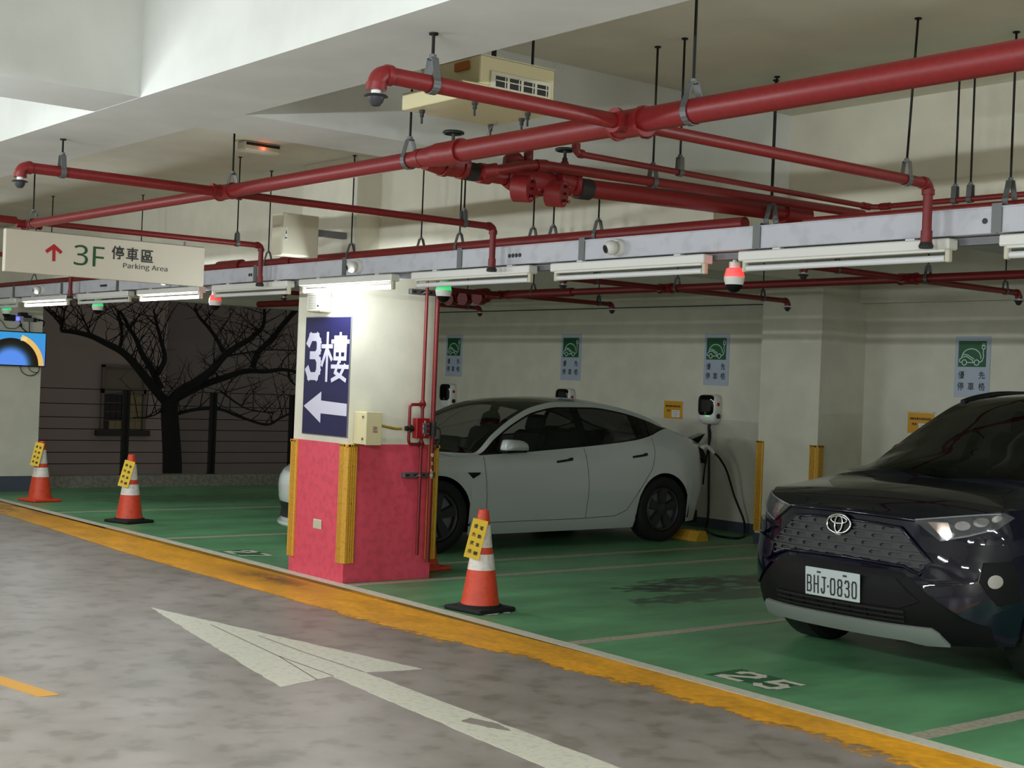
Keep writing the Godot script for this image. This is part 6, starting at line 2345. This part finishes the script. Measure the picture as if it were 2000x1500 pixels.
	for y in [0.412, 0.385, 0.36]:
		b = MB.new()
		patch(P, [Vector2(-0.44, y - 0.006), Vector2(0.44, y - 0.006), Vector2(0.44, y + 0.006), Vector2(-0.44, y + 0.006)], 0.014, 0.01, b)
		obj("intake_bar", b, M.black, o)
	b = MB.new()
	for k in 7:
		var z := -0.33 + 0.11 * k
		patch(P, [Vector2(z - 0.004, 0.35), Vector2(z + 0.004, 0.35), Vector2(z + 0.004, 0.40), Vector2(z - 0.004, 0.40)], 0.013, 0.01, b)
	obj("intake_rib", b, M.plastic, o)
	b = MB.new()
	patch(P, [Vector2(-0.57, 0.338), Vector2(0.57, 0.338), Vector2(0.60, 0.315), Vector2(0.63, 0.252), Vector2(0.52, 0.246), Vector2(0.42, 0.262), Vector2(-0.42, 0.262), Vector2(-0.52, 0.246), Vector2(-0.63, 0.252), Vector2(-0.60, 0.315)], 0.022, 0.02, b)
	obj("skid_plate", b, M.silver, o)
	plate(o, Vector3(-0.022, 0.506, 0.005), ["B", "H", "J", ".", "0", "8", "3", "0"], false)
	for sd in [1.0, -1.0]:
		var mi: bool = sd < 0
		# head lamp: housing, reflectors, chrome edge, clear cover
		var hl := [Vector2(0.428, 0.905), Vector2(0.58, 0.930), Vector2(0.731, 0.957), Vector2(0.80, 0.966), Vector2(0.835, 0.94), Vector2(0.80, 0.88), Vector2(0.70, 0.835), Vector2(0.576, 0.802)]
		var h := Node3D.new()
		h.name = "head_lamp"
		o.add_child(h, true)
		b = MB.new()
		patch(P, hl, 0.003, 0.01, b, mi)
		obj("housing", b, M.gloss_black, h)
		for q in [[0.665, 0.892, 0.034, 0.024], [0.735, 0.915, 0.030, 0.024], [0.785, 0.935, 0.016, 0.018]]:
			b = MB.new()
			patch(P, oval(Vector2(q[0], q[1]), q[2], q[3], 16), 0.008, 0.008, b, mi, 0.03)
			obj("reflector", b, M.chrome, h)
		b = MB.new()
		patch(P, [Vector2(0.50, 0.90), Vector2(0.60, 0.905), Vector2(0.625, 0.845), Vector2(0.58, 0.825)], 0.008, 0.006, b, mi)
		obj("turn_lamp", b, mat(Color(0.62, 0.55, 0.50), 0.15, 0.8), h)
		b = MB.new()
		bead(P, [Vector2(0.435, 0.905), Vector2(0.58, 0.928), Vector2(0.731, 0.953), Vector2(0.79, 0.961)], 0.010, 0.0045, b, mi)
		bead(P, [Vector2(0.582, 0.808), Vector2(0.70, 0.842), Vector2(0.79, 0.882)], 0.010, 0.0045, b, mi)
		obj("bright_edge", b, M.silver, h)
		b = MB.new()
		patch(P, hl, 0.016, 0.0, b, mi)
		obj("cover", b, M.lens, h)
		# facets of the bumper corner
		b = MB.new()
		patch(P, [Vector2(0.545, 0.775), Vector2(0.84, 0.805), Vector2(0.86, 0.725), Vector2(0.69, 0.715)], 0.022, 0.022, b, mi)
		patch(P, [Vector2(0.52, 0.672), Vector2(0.58, 0.690), Vector2(0.762, 0.712), Vector2(0.752, 0.602), Vector2(0.56, 0.574), Vector2(0.515, 0.597)], 0.026, 0.026, b, mi)
		patch(P, [Vector2(0.56, 0.566), Vector2(0.752, 0.592), Vector2(0.82, 0.483), Vector2(0.86, 0.465), Vector2(0.745, 0.40), Vector2(0.705, 0.41), Vector2(0.52, 0.565)], 0.015, 0.015, b, mi)
		obj("corner_panel", b, M.car_blue, o)
		b = MB.new()
		patch(P, [Vector2(0.765, 0.705), Vector2(0.868, 0.715), Vector2(0.885, 0.50), Vector2(0.83, 0.475), Vector2(0.762, 0.60)], 0.005, 0.01, b, mi)
		obj("fog_lamp_surround", b, M.plastic, o)
		b = MB.new()
		patch(P, oval(Vector2(0.812, 0.606), 0.024, 0.036, 20), 0.014, 0.012, b, mi, 0.03)
		obj("fog_lamp", b, M.chrome, o)
		# mirror
		b = MB.new()
		var rows := []
		for i in 9:
			var t := i / 8.0
			var sc := sqrt(maxf(0.0, 1.0 - pow(2 * t - 1, 4)))
			var row := PackedVector3Array()
			for k in 17:
				var a := TAU * k / 16
				row.append(Vector3(1.97 + cos(a) * 0.07 * sc, 1.175 + sin(a) * 0.075 * sc, sd * (0.90 + 0.17 * t)))
			rows.append(row)
		b.grid(rows, sd < 0)
		b.box(Vector3(1.94, 1.11, sd * 0.88), Vector3(0.12, 0.05, 0.12), 0.015)
		obj("mirror", b, M.car_blue, o)
		# roof rail
		b = MB.new()
		limb(b, [Vector3(2.15, 1.56, sd * 0.64), Vector3(2.35, 1.60, sd * 0.635), Vector3(2.7, 1.63, sd * 0.63), Vector3(3.6, 1.63, sd * 0.63), Vector3(4.1, 1.57, sd * 0.62)], 0.02, 0.02)
		obj("roof_rail", b, M.black, o)
	# cowl and wipers
	b = MB.new()
	for q in [[0.5, 0.06], [-0.05, -0.5]]:
		limb(b, [Vector3(1.22, 1.135, q[0]), Vector3(1.21, 1.15, (q[0] + q[1]) / 2), Vector3(1.25, 1.165, q[1])], 0.009, 0.006)
	obj("wiper", b, M.black, o)
	# inside
	b = MB.new()
	for z in [0.4, -0.4]:
		b.box(Vector3(2.2, 0.75, z), Vector3(0.5, 0.2, 0.5), 0.05)
		b.box(Vector3(2.5, 1.05, z), Vector3(0.16, 0.62, 0.48), 0.05, Basis(Vector3(0, 0, 1), -0.25))
		b.box(Vector3(2.6, 1.42, z), Vector3(0.11, 0.18, 0.26), 0.04)
	obj("seats", b, M.plastic, o)
	b = MB.new()
	b.box(Vector3(1.62, 1.0, 0), Vector3(0.5, 0.16, 1.5), 0.05)
	b.box(Vector3(2.6, 0.5, 0), Vector3(2.6, 0.1, 1.5), 0.01)
	obj("dashboard", b, M.plastic, o)
	b = MB.new()
	var ring := []
	for i in 25:
		var a := TAU * i / 24
		ring.append(Vector3(1.95 + 0.08 * sin(a), 1.12 + 0.17 * sin(a), 0.4 + 0.19 * cos(a)))
	b.tube(ring, 0.015, 8, false)
	obj("steering_wheel", b, M.black, o)


func oval(c: Vector2, rx: float, ry: float, n: int) -> Array:
	var out := []
	for i in n:
		out.append(c + Vector2(cos(TAU * i / n) * rx, sin(TAU * i / n) * ry))
	return out
